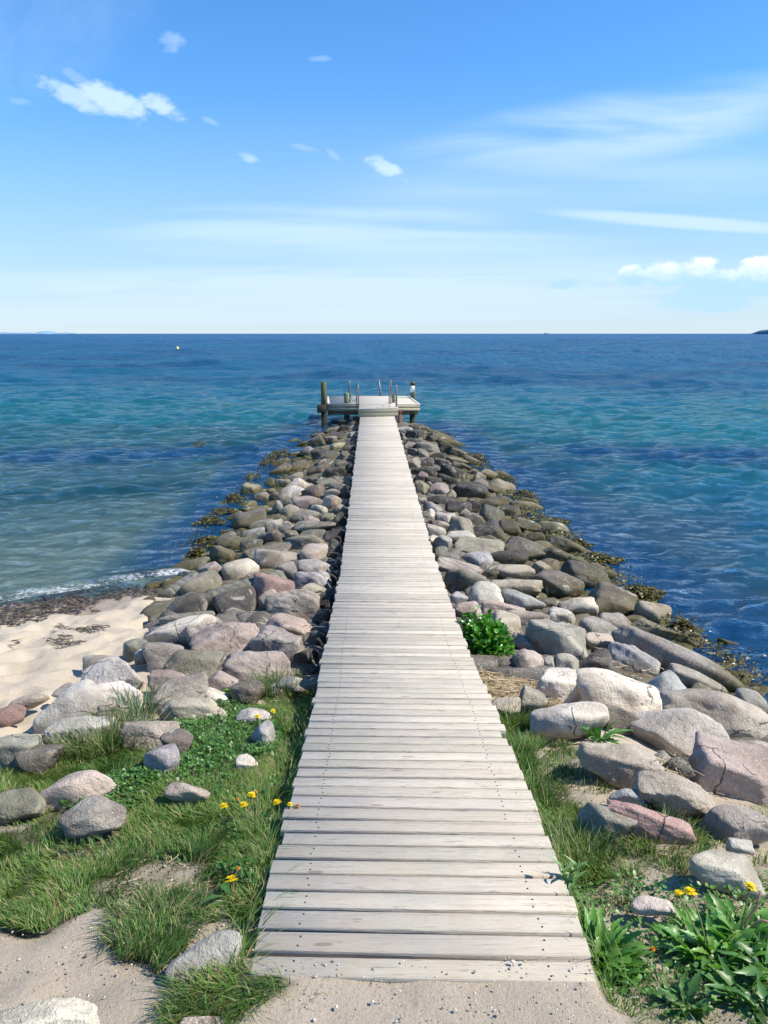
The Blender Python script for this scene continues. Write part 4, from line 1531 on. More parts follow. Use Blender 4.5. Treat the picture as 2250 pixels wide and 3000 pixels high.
for yb_ in (yF + 0.20, yB - 0.45):
    d_ = MB()
    d_.box((ex(.5, yb_), yb_, ZP - 0.285), (2.84, 0.09, 0.135), None, (1, 1, 1), 0.005)
    part(d_, "beam", m_beam)
# the step box that meets the boardwalk
bx0, bx1 = at_y(1049.7, 1200, 23.25).x, at_y(1167, 1200, 23.25).x
Rb = Matrix.Rotation(math.radians(-1.6), 3, 'Y')
d_ = MB()
for i in range(15):
    y0 = 23.29 + i * 0.0965
    g_ = r_.uniform(0.93, 1.05)
    cx_ = (bx0 + bx1) / 2 - 0.012 * i / 15
    d_.box((cx_, y0 + .045, ZP - .012 + 0.0005 * i), (bx1 - bx0 - .01, .0895, .026), Rb, (g_, g_, g_), .002)
stp = part(d_, "step_deck", m_deck)
d_ = MB()
for zc in (ZP - 0.078, ZP - 0.183):
    d_.box(((bx0 + bx1) / 2, 23.26, zc), (bx1 - bx0, .028, .098), Rb, (1.05, 1.04, 1.0), .002)
d_.box((bx0 + .02, 24.0, ZP - .15), (.03, 1.45, .22), None, (.8, .8, .8), .002)
d_.box((bx1 - .02, 24.0, ZP - .13), (.03, 1.45, .22), None, (.9, .9, .9), .002)
part(d_, "step_box", m_fascia)


def post(X0, X1, Ytop, y, zb, name="post", mat=None, tint=(1, 1, 1), z1=None):
    a = at_y((X0 + X1) / 2, Ytop, y)
    rad = (at_y(X1, Ytop, y).x - at_y(X0, Ytop, y).x) / 2
    zt = a.z if z1 is None else z1
    mb = MB()
    wz_ = min(.42, zt - .1)
    mb.tube([(a.x, y, zb), (a.x, y, wz_)], [rad * 1.04, rad * 1.01], 20, tuple(q * .22 for q in tint))
    mb.tube([(a.x, y, wz_ + .001), (a.x, y, zt - .015), (a.x, y, zt)], [rad * 1.01, rad, rad * .88], 20, tint)
    return part(mb, name, mat or m_post, smooth=False), a.x, rad, zt


sc1 = 1659 / 500
X_ = lambda xc: 850 + xc / sc1
Y_ = lambda yc: 1050 + yc / sc1
o1, px, rad, zt = post(X_(297), X_(353), Y_(228), yF + .02, -2.0, tint=(.52, .48, .36))
mb = MB()
mb.box((px - .07, yF - .02, ZP - .14), (.26, .26, .24), None, (.35, .33, .3), .01)
part(mb, "post_clamp", m_beam, o1)
o2, px2, rad2, zt2 = post(X_(1170), X_(1217), Y_(228), 27.2, -2.0, tint=(.75, .75, .68))
mb = MB()                # white notice wrapped on the post
n_ = 9
vs = []
for i in range(n_ + 1):
    a = math.radians(-168 + 112 * i / n_)
    for zz_ in (zt2 - .13, zt2 - .34):
        for rr_ in (rad2 + .004, rad2 + .001):
            vs.append((px2 + rr_ * math.cos(a), 27.2 + rr_ * math.sin(a), zz_))
fs = []
for i in range(n_):
    a, b = i * 4, i * 4 + 4
    fs += [(a, a + 2, b + 2, b), (a + 1, b + 1, b + 3, a + 3), (a, b, b + 1, a + 1), (a + 2, a + 3, b + 3, b + 2)]
mb.add(vs, fs)
part(mb, "notice", m_white, o2)
mb = MB()
mb.tube([(px2, 27.2, zt2 - .12), (px2, 27.2, zt2 - .02)], rad2 + .003, 20, (.3, .28, .25))
part(mb, "post_band", m_beam, o2)
post(X_(522), X_(575), Y_(335), 25.05, -2.0, tint=(1.0, 1.1, .98))
post(X_(990), X_(1022), Y_(352), 25.2, -2.0, tint=(.7, .7, .6))
post(X_(1163), X_(1213), Y_(520), 24.95, -2.0, tint=(.55, .5, .35), z1=ZP - .22)
post(X_(1050), X_(1085), Y_(530), 24.6, -1.2, mat=m_rust, z1=ZP - .2)
# low cross timbers on the stones
mb = MB()
a = at_y(X_(478), Y_(640), 24.5)
mb.box((a.x + .33, 24.5, a.z + .02), (.72, .2, .2), None, (.3, .3, .3), .01)
part(mb, "sill_timber", m_beam)
mb = MB()
a = at_y(X_(612), Y_(600), 23.9)
mb.box((a.x + .2, 23.9, a.z), (.42, .16, .22), None, (.3, .3, .3), .01)
part(mb, "sill_timber", m_beam)


def hoop(p0, p1, h0, h1, name="handrail"):
    """bent steel tube: up from p0, over, down to p1"""
    mb = MB()
    a, b = Vector(p0), Vector(p1)
    pts = [a]
    A, B = a + Vector((0, 0, h0)), b + Vector((0, 0, h1))
    pts.append(A - Vector((0, 0, .1)))
    for i in range(9):
        t_ = i / 8
        an = math.pi * t_
        m_ = A.lerp(B, 0.5 - 0.5 * math.cos(an))
        pts.append(m_ + Vector((0, 0, -.06 + .07 * math.sin(an))))
    pts += [B - Vector((0, 0, .1)), b]
    mb.tube(pts, 0.018, 10)
    return part(mb, name, m_steel, smooth=True)


def chain(p0, p1, sag, r=.009):
    mb = MB()
    a, b = Vector(p0), Vector(p1)
    mb.tube([a.lerp(b, t_ / 12) - Vector((0, 0, sag * 4 * (t_ / 12) * (1 - t_ / 12))) for t_ in range(13)], r, 6)
    return part(mb, "chain", m_chain, smooth=True)


# left pair, right pair, with chains between
lf = at_y(X_(665), Y_(488), 23.35)
lb = at_y(X_(648), Y_(465), 23.95)
l2 = at_y(X_(582), Y_(430), 25.3)
hoop((lf.x, 23.35, ZP), (lb.x, 23.95, ZP), 0.68, 0.64)
mb = MB()
mb.tube([(l2.x, 25.3, ZP), (l2.x - .01, 25.3, ZP + .62), (l2.x - .005, 25.32, ZP + .67)], .019, 10)
part(mb, "handrail", m_steel, smooth=True)
mb = MB()
mb.tube([(l2.x - .02, 25.42, ZP), (l2.x - .03, 25.42, ZP + .60), (l2.x - .005, 25.32, ZP + .67)], .019, 10)
part(mb, "handrail", m_steel, smooth=True)
chain((l2.x, 25.3, ZP + .50), (lb.x, 23.95, ZP + .58), .16)
chain((l2.x, 25.3, ZP + .27), (lb.x, 23.95, ZP + .26), .16)
rf = at_y(X_(1030), Y_(480), 23.45)
rb = at_y(X_(980), Y_(460), 24.2)
hoop((rf.x - .0, 23.45, ZP), (rf.x + .02, 23.62, ZP), 0.66, 0.62)
hoop((rb.x, 24.5, ZP), (rb.x - .05, 24.62, ZP), 0.72, 0.74)
chain((rb.x, 24.5, ZP + .55), (rf.x, 23.55, ZP + .5), .18)
chain((rb.x, 24.5, ZP + .30), (rf.x, 23.55, ZP + .26), .12)
# ladder rail leaning at the seaward edge
a, b = at_y(X_(862), Y_(215), 28.0), at_y(X_(884), Y_(366), 27.95)
mb = MB()
mb.tube([(b.x, 27.95, ZP), (a.x, 28.0, a.z)], .028, 10)
ld = part(mb, "ladder_rail", m_steel, smooth=True)
mb = MB()
mb.tube([(a.x, 28.0, a.z), (a.x, 28.35, a.z - .05), (b.x, 28.45, ZP - .3), (b.x, 28.45, -1.0)], .028, 10)
for k in range(3):
    mb.box((b.x - .22, 28.45, .3 - k * .3), (.46, .08, .025), None, (1, 1, 1), .002)
part(mb, "ladder", m_steel)

# ------------------------------------------------------------------ buoy, ship, far shores
p = at_z(519, 1001, 0.0)
bu = bpy.data.objects.new("buoy", None)
C.objects.link(bu)
p = at_z(519, 1008, 0.0)
p = p * (150 / p.y)
bu.location = (p.x, 150, 0)
tag(bu, "small yellow buoy with a red cap floating far out on the left", "buoy")
s_ = (9.5 / F) * 153 / 2
mb = MB()
mb.tube([(0, 0, -.3), (0, 0, -.05), (0, 0, .15), (0.02, 0, .35), (.04, 0, .46)], [s_ * .6, s_ * .95, s_, s_ * .7, s_ * .4], 16)
bb_ = mb.build("float", m_yellow, bu, True)
mb = MB()
mb.tube([(.04, 0, .45), (.05, 0, .56), (.055, 0, .58)], [s_ * .42, s_ * .2, s_ * .05], 12)
mb.build("cap", m_red, bu, True)

sx_ = (1589.5 - 1125) / F * 5000
sh_ = bpy.data.objects.new("cargo_ship", None)
C.objects.link(sh_)
sh_.location = (sx_, 5000, 0)
tag(sh_, "tiny cargo ship with a white bridge on the horizon", "ship")
mb = MB()
n_ = [(-14, -3), (10, -3), (14.5, 0), (10, 3), (-14, 3)]
mb.prism(n_, -1, 3.6)
mb.build("hull", m_hull, sh_)
mb = MB()
mb.prism([(-13, -2.5), (-9, -2.5), (-9, 2.5), (-13, 2.5)], 3.7, 10)
mb.prism([(-12, -1), (-10.5, -1), (-10.5, 1), (-12, 1)], 10, 12.5)
mb.build("bridge", m_white, sh_)
mb = MB()
mb.prism([(-7, -2), (10, -2), (10, 2), (-7, 2)], 3.7, 5.2)
mb.build("cargo_hatch", m_white, sh_)


def ridge(name, x0, x1, y, dep, hfun, mat, n=240):
    vs, fs = [], []
    for i in range(n + 1):
        x = x0 + (x1 - x0) * i / n
        h = hfun(x)
        for j, (dy_, k_) in enumerate(((-dep / 2, 0), (-dep * .35, .75), (-dep * .1, 1.0), (dep * .2, .9), (dep / 2, 0))):
            vs.append((x, y + dy_, -1 + (h + 1) * k_ * (1 if k_ == 0 else 1 + .12 * math.sin(i * 1.7 + j * 2))))
    for i in range(n):
        for j in range(4):
            a = i * 5 + j
            fs.append((a, a + 1, a + 6, a + 5))
    me = mesh_np(name, vs, fs, mat, False)
    return link(name, me)


K = 4500 / F


def h_isl(x):
    X = 1125 + x / K
    n_ = float(fbm(np.array([X * .11]), np.array([1.0]), None, 4)[0])
    h = 2.0 + 1.3 * n_
    h += 4.6 * math.exp(-((X - 163) / 17) ** 4) + 2.2 * math.exp(-((X - 218) / 12) ** 4) + 1.2 * (X < 110)
    if 178 < X < 206 or X > 230:
        h = 0.6
    return max(h, .4) * K


o = ridge("island", (-700 - 1125) * K, (234 - 1125) * K, 4500, 260, h_isl, m_hazy_shore, 420)
tag(o, "low wooded island on the left horizon", "island", kind='structure')
K2 = 3000 / F


def h_head(x):
    X = 1125 + x / K2
    n_ = float(fbm(np.array([X * .09]), np.array([7.0]), None, 4)[0])
    h = 12 + 3.5 * float(sstep(np.array([X]), 2232, 2250)[0]) + n_ * 1.2 + 6 * float(sstep(np.array([X]), 2260, 2420)[0])
    return max(h * float(sstep(np.array([X]), 2212, 2221)[0]), .2) * K2


o = ridge("headland", (2214 - 1125) * K2, (3200 - 1125) * K2, 3000, 300, h_head, m_hazy_trees, 300)
tag(o, "dark wooded headland at the right end of the horizon", "headland", kind='structure')

# ------------------------------------------------------------------ grass
def blades(px, py, pz, n, hmin, hmax, wid, r, lean=0.6, cols=None, dirn=None, seg=3, curl=1.0):
    """n blades rooted at the given points; returns verts, faces, colours"""
    m = len(px)
    h = r.uniform(hmin, hmax, m)
    az_ = r.uniform(0, 2 * math.pi, m) if dirn is None else dirn + r.normal(0, 0.7, m)
    ln = r.uniform(0.15, 1.0, m) * lean
    face = az_ + math.pi / 2 + r.normal(0, .5, m)
    w_ = wid * r.uniform(.7, 1.3, m)
    V_ = []
    for s in range(seg + 1):
        t_ = s / seg
        out_ = ln * h * t_ ** 1.7 * curl
        up = h * (t_ - 0.32 * ln * t_ ** 2.2 * curl)
        cx = px + np.cos(az_) * out_
        cy = py + np.sin(az_) * out_
        cz = pz + up
        ww = w_ * (1 - t_ ** 1.6) * .5 * (0.75 + .5 * t_ if t_ < .5 else 1)
        if s < seg:
            V_.append(np.stack([cx - np.cos(face) * ww, cy - np.sin(face) * ww, cz], -1))
            V_.append(np.stack([cx + np.cos(face) * ww, cy + np.sin(face) * ww, cz], -1))
        else:
            V_.append(np.stack([cx, cy, cz], -1))
            V_.append(np.stack([cx + 1e-4, cy, cz + 1e-4], -1))
    V_ = np.stack(V_, 1)                       # m, 2(seg+1), 3
    k = 2 * (seg + 1)
    base_ = np.arange(m)[:, None] * k
    f = np.concatenate([np.stack([base_[:, 0] + 2 * s, base_[:, 0] + 2 * s + 1, base_[:, 0] + 2 * s + 3, base_[:, 0] + 2 * s + 2], -1) for s in range(seg)])
    cl_ = np.repeat(cols[:, None, :], k, 1) if cols is not None else np.ones((m, k, 3))
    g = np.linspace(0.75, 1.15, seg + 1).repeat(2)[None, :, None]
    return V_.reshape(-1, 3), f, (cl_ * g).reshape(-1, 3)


def near_stone_mask(x, y, shrink=0.86):
    ok = np.ones(len(x), bool)
    for S in STONES:
        if S['y'] > 6.5:
            continue
        rx, ry = S['rx'] * shrink, S['ry'] * shrink
        ok &= ((x - S['x']) / rx) ** 2 + ((y - S['y']) / ry) ** 2 > 1
    return ok


def gcol(x, y, r, m):
    n_ = fbm(x * 2.2, y * 2.2, None, 3)
    n2_ = fbm(x * 9 + 30, y * 9, None, 2)
    a = np.array([.055, .140, .024])
    b = np.array([.130, .225, .040])
    c = np.array([.21, .26, .075])
    t_ = np.clip(.45 + .6 * n_ + .4 * n2_ + r.normal(0, .2, m), 0, 1)[:, None]
    col = a * (1 - t_) + b * t_
    dry_ = (r.random(m) < 0.10 + 0.14 * (n2_ > .2))[:, None]
    col = np.where(dry_, np.array([.36, .30, .15]) * r.uniform(.7, 1.1, (m, 1)), col)
    yel = (r.random(m) < .14)[:, None]
    return np.where(yel & ~dry_, c, col) * r.uniform(.75, 1.25, (m, 1))


r_ = np.random.default_rng(21)
N = 820000
# candidate roots, denser close to the lens
cy_ = 1.2 + (r_.random(N) ** 1.25) * 3.9
cx_ = r_.uniform(-1, 1, N) * (cy_ * 0.55 + 1.0)
d_ = turf(cx_, cy_)
clump = sstep(fbm(cx_ * 5, cy_ * 5, None, 3), -0.6, 0.45)
keep = r_.random(N) < d_ * (0.15 + .85 * clump) * 0.92
keep &= np.abs(cx_ - deckx(cy_)) > np.where(cy_ < 1.98, 0, .515)
keep &= near_stone_mask(cx_, cy_)
gx_, gy_ = cx_[keep], cy_[keep]
print("grass blades", keep.sum())
short = (turf(gx_, gy_) < .7)
edge = np.clip(1 - (np.abs(gx_ - deckx(gy_)) - .5) / .22, 0, 1)
hh_ = fbm(gx_ * 3 + 9, gy_ * 3, None, 3)
hmn = np.where(short, .016, .028 + .015 * hh_)
hmx = np.where(short, .04, .064 + .045 * hh_ + .05 * edge)
dirn = None
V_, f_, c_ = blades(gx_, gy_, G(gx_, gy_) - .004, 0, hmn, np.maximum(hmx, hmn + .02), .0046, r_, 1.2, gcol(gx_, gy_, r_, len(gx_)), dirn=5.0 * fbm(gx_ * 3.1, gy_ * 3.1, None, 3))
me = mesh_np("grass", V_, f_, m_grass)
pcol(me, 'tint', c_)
tag(link("grass", me), "short green seaside grass on both sides of the boardwalk", "grass", kind='stuff')

# straggling blades growing over the plank edges
mb_v, mb_f, mb_c = [], [], []
yy_ = r_.uniform(1.95, 3.9, 900)
sd_ = np.where(r_.random(900) < .5, -1, 1)
xx_ = deckx(yy_) + sd_ * (.52 + np.abs(r_.normal(0, .03, 900)))
V_, f_, c_ = blades(xx_, yy_, G(xx_, yy_), 0, .07, .17, .005, r_, 1.6, gcol(xx_, yy_, r_, 900), dirn=np.where(sd_ > 0, math.radians(150), math.radians(40)), seg=5)
me = mesh_np("edge_grass", V_, f_, m_grass)
pcol(me, 'tint', c_)
tag(link("edge_grass", me), "long grass blades leaning in over the plank ends", "grass", kind='stuff')


def tuft(X, Y, rad, n, h0, h1, wid, cols, label, cat="grass tuft", name="grass_tuft", lean=1.0, flat=1.0):
    p = hitGD(X, Y)
    a = r_.uniform(0, 6.28, n)
    q = rad * np.sqrt(r_.random(n))
    x, y = q * np.cos(a), q * np.sin(a) * flat
    cc = np.array([cols[i] for i in r_.integers(0, len(cols), n)]) * r_.uniform(.7, 1.25, (n, 1))
    z = G(x + p.x, y + p.y) - p.z - .01
    V_, f_, c_ = blades(x, y, z, 0, h0, h1, wid, r_, lean, cc, dirn=a, seg=5)
    me = mesh_np(name, V_, f_, m_grass)
    pcol(me, 'tint', c_)
    o = link(name, me, None, p)
    tag(o, label, cat, "grass tufts")
    return o


g1_, g2_, g3_, g4_ = (.06, .13, .025), (.12, .17, .05), (.34, .30, .15), (.16, .21, .14)
tuft(235, 1625, .26, 900, .08, .26, .006, [g1_, g2_, g2_, g3_], "long-bladed olive grass tuft in front of the whitish boulders, left", flat=.6)
tuft(300, 1545, .12, 150, .12, .30, .008, [g4_, (.20, .27, .20), g2_], "blue-green marram tuft between pale stones, left")
tuft(600, 1500, .16, 520, .08, .22, .006, [g1_, g1_, g2_], "dark green grass tuft beside the boardwalk shadow, left")
tuft(340, 1990, .17, 1300, .03, .075, .0045, [g1_, g2_, g1_, g3_], "round grass clump on bare sand above the blue-grey stone, left foreground", lean=1.6)
tuft(455, 2165, .13, 1200, .04, .085, .0045, [g1_, g2_, g1_, g3_], "grass clump just left of the first plank, below the blue-grey stone", lean=1.6)
tuft(620, 2150, .07, 350, .03, .06, .004, [g1_, g2_, g3_], "small grass clump in front of the first plank", lean=1.5)
tuft(660, 1365, .07, 90, .10, .2, .012, [(.07, .15, .03), g2_], "little green sprout among shaded stones left of the boardwalk")
tuft(490, 1480, .07, 70, .06, .16, .01, [(.07, .15, .03), g2_], "leafy sprout between tan stones left of the dark grass tuft")
tuft(1100, 1570, .12, 400, .06, .14, .005, [g1_, g2_, (.16, .24, .06)], "bright grass tuft at the right plank edge below the dry reeds")
tuft(1130, 1740, .14, 500, .07, .17, .006, [g1_, g2_, (.16, .24, .06)], "tall grass tuft leaning over the right plank edge")
tuft(1245, 1850, .14, 500, .06, .14, .006, [g1_, g2_, g2_], "dense grass tuft just above the broad-leaved plant, right")
tuft(1250, 1690, .16, 500, .03, .09, .005, [g2_, g3_, g1_], "sparse grass tuft on the sandy patch below the small jagged-leaved plant, right")
tuft(1420, 1815, .18, 500, .04, .11, .005, [g2_, g3_, g1_], "thin grass tuft below the red stone, right")
tuft(1030, 1500, .05, 40, .08, .14, .005, [g3_, g2_], "wispy dry grass sprig beside the dry reeds")


# ------------------------------------------------------------------ leaves
def leaf_strip(L, W, n, bend, cup, r, saw=0.0, tip=.6, droop=1.0):
    """one leaf along +x, rising then drooping; returns verts (n+1)*3 and faces"""
    vs, fs = [], []
    for i in range(n + 1):
        t_ = i / n
        wv_ = W / 2 * (math.sin(math.pi * min(1, (t_ * .93 + .04)) ** tip)) 
        if saw:
            wv_ *= (1 - saw * ((i % 2) == 0)) * (0.35 + .65 * t_ if t_ < .5 else 1)
        an = bend[0] + (bend[1] - bend[0]) * t_
        if i == 0:
            p = Vector((0, 0, 0))
        else:
            p = p + Vector((math.cos(an), 0, math.sin(an))) * (L / n)
        up = Vector((-math.sin(an), 0, math.cos(an)))
        e_ = cup * wv_
        vs += [p + Vector((0, wv_, 0)) + up * e_, p, p + Vector((0, -wv_, 0)) + up * e_]
    for i in range(n):
        a = i * 3
        fs += [(a, a + 1, a + 4, a + 3), (a + 1, a + 2, a + 5, a + 4)]
    return vs, fs


def rosette(mb, n, L, W, r, up=(.3, 1.3), saw=.35, col=(.07, .17, .03), cup=.5, seg=10):
    for i in range(n):
        a = i * 2.399 + r.normal(0, .25)
        l_ = L * r.uniform(.6, 1.1)
        b0 = r.uniform(*up)
        vs, fs = leaf_strip(l_, W * r.uniform(.75, 1.2), seg, (b0, b0 - r.uniform(.5, 1.5)), cup * r.uniform(.4, 1.2), r, saw)
        M = Matrix.Rotation(a, 3, 'Z') @ Matrix.Rotation(r.normal(0, .3), 3, 'X')
        k_ = r.uniform(.7, 1.35)
        yl_ = r.uniform(.9, 1.3)
        cl_ = (col[0] * k_ * yl_, col[1] * k_, col[2] * k_)
        o_ = Vector((math.cos(a), math.sin(a), 0)) * r.uniform(.005, (.75 if n > 150 else .5) * L * (n > 60) + .015)
        mb.add([M @ v_ + o_ for v_ in vs], fs, cl_)


def flower(parent, pos, tilt, rad, base, r, orange=False, name="flower"):
    """dandelion head of many petals on a curved stem; child of its plant"""
    d = Vector(pos)
    b = Vector(base)
    mid = b.lerp(d, .5) + Vector((r.normal(0, .012), r.normal(0, .012), .02))
    mb = MB()
    path = []
    for i in range(9):
        t_ = i / 8
        path.append(b * (1 - t_) ** 2 + mid * 2 * t_ * (1 - t_) + d * t_ ** 2)
    mb.tube(path, .0026, 7, (.24, .27, .10) if not orange else (.33, .22, .14))
    st_ = mb.build("stem", m_leaf, parent, True)
    mb = MB()
    N_ = Vector((0, 0, 1))
    T = Matrix.Rotation(tilt[0], 3, 'X') @ Matrix.Rotation(tilt[1], 3, 'Y')
    for ring, (rr_, cnt, up_) in enumerate(((1.0, 26, .10), (.82, 22, .32), (.62, 18, .62), (.40, 12, .95), (.2, 8, 1.25))):
        for i in range(cnt):
            a = 2 * math.pi * i / cnt + ring * .4 + r.normal(0, .06)
            l_ = rad * rr_ * r.uniform(.85, 1.1)
            w_ = rad * .13
            ca, sa = math.cos(a), math.sin(a)
            e = Vector((ca * math.cos(up_), sa * math.cos(up_), math.sin(up_)))
            s_ = Vector((-sa, ca, 0)) * w_ / 2
            z0 = Vector((0, 0, .004 + ring * .0012))
            dr = Vector((0, 0, -.25 * l_ * (ring == 0)))
            k_ = r.uniform(.85, 1.1)
            col = (.88 * k_, .66 * k_, .012) if not orange else (.62 * k_, .26 * k_, .02)
            q = [z0 + e * l_ * .15 - s_ * .5, z0 + e * l_ * .15 + s_ * .5, z0 + e * l_ * .9 + s_ + dr * .7, z0 + e * l_ + dr, z0 + e * l_ * .9 - s_ + dr * .7]
            mb.add([d + T @ v_ for v_ in q], [(0, 1, 2, 3, 4)], col)
    h_ = mb.build(name, m_petal, parent)
    mb = MB()
    up0 = T @ N_
    mb.tube([d - up0 * .012, d - up0 * .004, d + up0 * .003], [.003, rad * .33, rad * .30], 10, (.10, .17, .05))
    c_ = mb.build("calyx", m_leaf, parent, True)
    return h_


def plant(name, X, Y, label, cat="dandelion plant", group="dandelion plants"):
    p = hitGD(X, Y)
    o = bpy.data.objects.new(name, None)
    C.objects.link(o)
    o.location = p
    tag(o, label, cat, group)
    return o, p


def fl_pos(X, Y, p, dy=0.0):
    """a point in the vertical plane through the plant where the photo shows its flower"""
    q = at_y(X * 1.35624, Y * 1.35624, p.y + dy)
    return q - p


pr = random.Random(4)
rr = np.random.default_rng(77)
# left, by the planks
o, p = plant("dandelion", 560, 1800, "dandelion plant with several open yellow flowers in the left grass")
mb = MB(); rosette(mb, 26, .16, .032, rr); mb.build("foliage", m_leaf, o)
for X, Y, dy in ((484, 1743, -.02), (527, 1740, .0), (543, 1719, .04), (598, 1735, .02)):
    q = fl_pos(X, Y, p, dy)
    flower(o, q, (rr.normal(-.15, .15), rr.normal(0, .2)), .0205, (q.x * .5, 0, 0), rr)
for X, Y in ((553, 1712), (513, 1728)):
    flower(o, fl_pos(X, Y, p, .02), (0, 0), .008, (0, 0, 0), rr, True, "bud")
o, p = plant("dandelion", 625, 1805, "trampled dandelion plant lying on the left plank ends with orange flowers")
mb = MB(); rosette(mb, 16, .10, .03, rr, (.1, .7), col=(.12, .2, .06)); mb.build("foliage", m_leaf, o)
flower(o, Vector((.005, -.0, .13)), (-.3, .2), .014, (0, 0, 0), rr)
flower(o, Vector((.035, -.0, .125)), (-.3, .4), .012, (0, 0, 0), rr, True)
o, p = plant("dandelion", 505, 1945, "single large dandelion flower beside a pale round leaf, left of the third plank")
mb = MB(); rosette(mb, 14, .13, .04, rr, (.2, 1.1), .2); mb.build("foliage", m_leaf, o)
q = fl_pos(500, 1902, p, 0)
flower(o, q, (-.45, -.2), .026, (0, 0, 0), rr)
q = fl_pos(514, 1878, p, .03)
flower(o, q, (0, 0), .009, (0, 0, 0), rr, True, "bud")
o, p = plant("dandelion", 575, 1590, "small dandelion plant with one flower by the light blue-grey stone, left")
mb = MB(); rosette(mb, 14, .13, .035, rr, (.4, 1.3), .25); mb.build("foliage", m_leaf, o)
flower(o, fl_pos(556, 1549, p, 0), (-.2, .1), .022, (-.02, 0, 0), rr)
flower(o, fl_pos(589, 1537, p, .05), (0, .5), .016, (0, 0, 0), rr)
# right
o, p = plant("broad_leaved_plant", 1285, 2075, "big broad-leaved dandelion rosette spilling over the first plank on the right")
mb = MB(); rosette(mb, 210, .118, .044, rr, (.1, 1.45), .34, (.105, .25, .038), .45, 14); mb.build("foliage", m_leaf, o)
flower(o, fl_pos(1409, 2052, p, 0), (0, .2), .010, (.03, 0, 0), rr, True, "bud")
o, p = plant("dandelion", 1540, 2070, "leafy dandelion plant with two yellow flowers side by side, right foreground")
mb = MB(); rosette(mb, 160, .118, .040, rr, (.3, 1.5), .34, (.10, .245, .038), .45, 14); mb.build("foliage", m_leaf, o)
flower(o, fl_pos(1490, 1929, p, .0), (-.35, .1), .024, (-.02, 0, 0), rr)
flower(o, fl_pos(1466, 1932, p, .03), (-.3, -.2), .017, (-.02, 0, 0), rr)
o, p = plant("dandelion", 1605, 2040, "dandelion plant with one drooping flower on a long stem, right frame edge")
mb = MB(); rosette(mb, 90, .125, .042, rr, (.3, 1.5), .34, (.09, .23, .035), .45, 14); mb.build("foliage", m_leaf, o)
flower(o, fl_pos(1620, 1917, p, .02), (-.1, .45), .022, (-.02, 0, 0), rr)
mb = MB()
q = fl_pos(1640, 1925, p, 0)
mb.tube([(0.0, 0, .02), (.0, 0, .08), (q.x + .0, 0, q.z - .05), (q.x + .004, 0, q.z)], [.0035, .0035, .003, .003], 8, (.42, .22, .17))
mb.tube([(.01, 0.0, .05), (.04, -.01, .095), (.09, -.02, .09)], .0035, 8, (.42, .22, .17))
mb.build("stem", m_leaf, o, True)
for X, Y, L_, n_, lab in ((1600, 2160, .13, 40, "low leafy rosette in the bottom right corner"), (1480, 2185, .10, 26, "small pale-leaved rosette at the bottom edge, right"),
                          (1655, 2110, .15, 34, "leafy rosette cut by the right frame edge, bottom"), (1320, 2140, .08, 14, "greyish leaf pair flat on the sand below the broad-leaved plant"),
                          (1660, 2210, .12, 30, "dark leafy rosette in the extreme bottom right corner")):
    o, p = plant("leafy_rosette", X, Y, lab, "leafy plant", "low leafy rosettes")
    mb = MB(); rosette(mb, n_, L_, .038, rr, (.1, 1.2), .25, (.06, .15, .03)); mb.build("foliage", m_leaf, o)
o, p = plant("leafy_rosette", 1295, 1600, "small jagged-leaved plant in front of the smooth white-pink boulder", "leafy plant", "low leafy rosettes")
mb = MB(); rosette(mb, 26, .20, .035, rr, (.5, 1.4), .4, (.06, .19, .03)); mb.build("foliage", m_leaf, o)
o, p = plant("leafy_rosette", 1405, 1745, "little green plant above the red wedge stone", "leafy plant", "low leafy rosettes")
mb = MB(); rosette(mb, 18, .10, .02, rr, (.5, 1.4), .3, (.06, .16, .03)); mb.build("foliage", m_leaf, o)
# tall narrow-leaved stalk by the plank end
o, p = plant("leafy_stalk", 1230, 1960, "upright narrow-leaved stalk at the right plank end", "leafy plant", "low leafy rosettes")
mb = MB()
for (tx, tz, ty) in ((-.035, .17, 0), (.03, .16, .02), (.005, .13, -.01)):
    P0 = Vector((0, 0, 0))
    mb.tube([(0, 0, 0), (tx * .5, ty, tz * .5), (tx, ty, tz)], .0022, 6, (.2, .3, .1))
    for i in range(11):
        t_ = .2 + .8 * i / 11
        vs, fs = leaf_strip(rr.uniform(.04, .07), .014, 5, (rr.uniform(.5, 1.2), rr.uniform(0, .6)), .4, rr)
        M = Matrix.Rotation(i * 2.4, 3, 'Z')
        mb.add([M @ v_ + Vector((tx * t_, ty * t_, tz * t_)) for v_ in vs], fs, (.16, .27, .09))
mb.build("foliage", m_leaf, o)

# glossy round-leaved bush
o, p = plant("bush", 1052, 1432, "dense glossy bright-green bush growing against the boardwalk", "bush", None)
mb = MB()
for i in range(1700):
    a, u_ = rr.uniform(0, 6.283), rr.uniform(0, 1)
    el = math.asin(u_)
    rad = rr.uniform(.55, 1.03) * (1 + .22 * float(fbm(np.array([math.cos(a) * 1.3]), np.array([math.sin(a) * 1.3]), np.array([u_ * 2.0]), 2)[0]))
    c3 = Vector((math.cos(a) * math.cos(el) * .255, math.sin(a) * math.cos(el) * .22, .02 + math.sin(el) * .35)) * rad
    c3.x -= .05
    L_ = rr.uniform(.032, .062)
    vs, fs = leaf_strip(L_, L_ * .78, 5, (.35, -.4), .28, rr, 0, .9)
    dirv = (c3.normalized() * .7 + Vector((rr.normal(0, .45), rr.normal(0, .45), rr.normal(.15, .4)))).normalized()
    q_ = dirv.to_track_quat('X', 'Z').to_matrix() @ Matrix.Rotation(rr.normal(0, .5), 3, 'X')
    k_ = rr.uniform(.6, 1.4)
    mb.add([q_ @ v_ + c3 for v_ in vs], fs, (.065 * k_ * rr.uniform(.8, 1.5), .22 * k_, .022 * k_))
mb.build("foliage", m_gloss, o)
mb = MB()
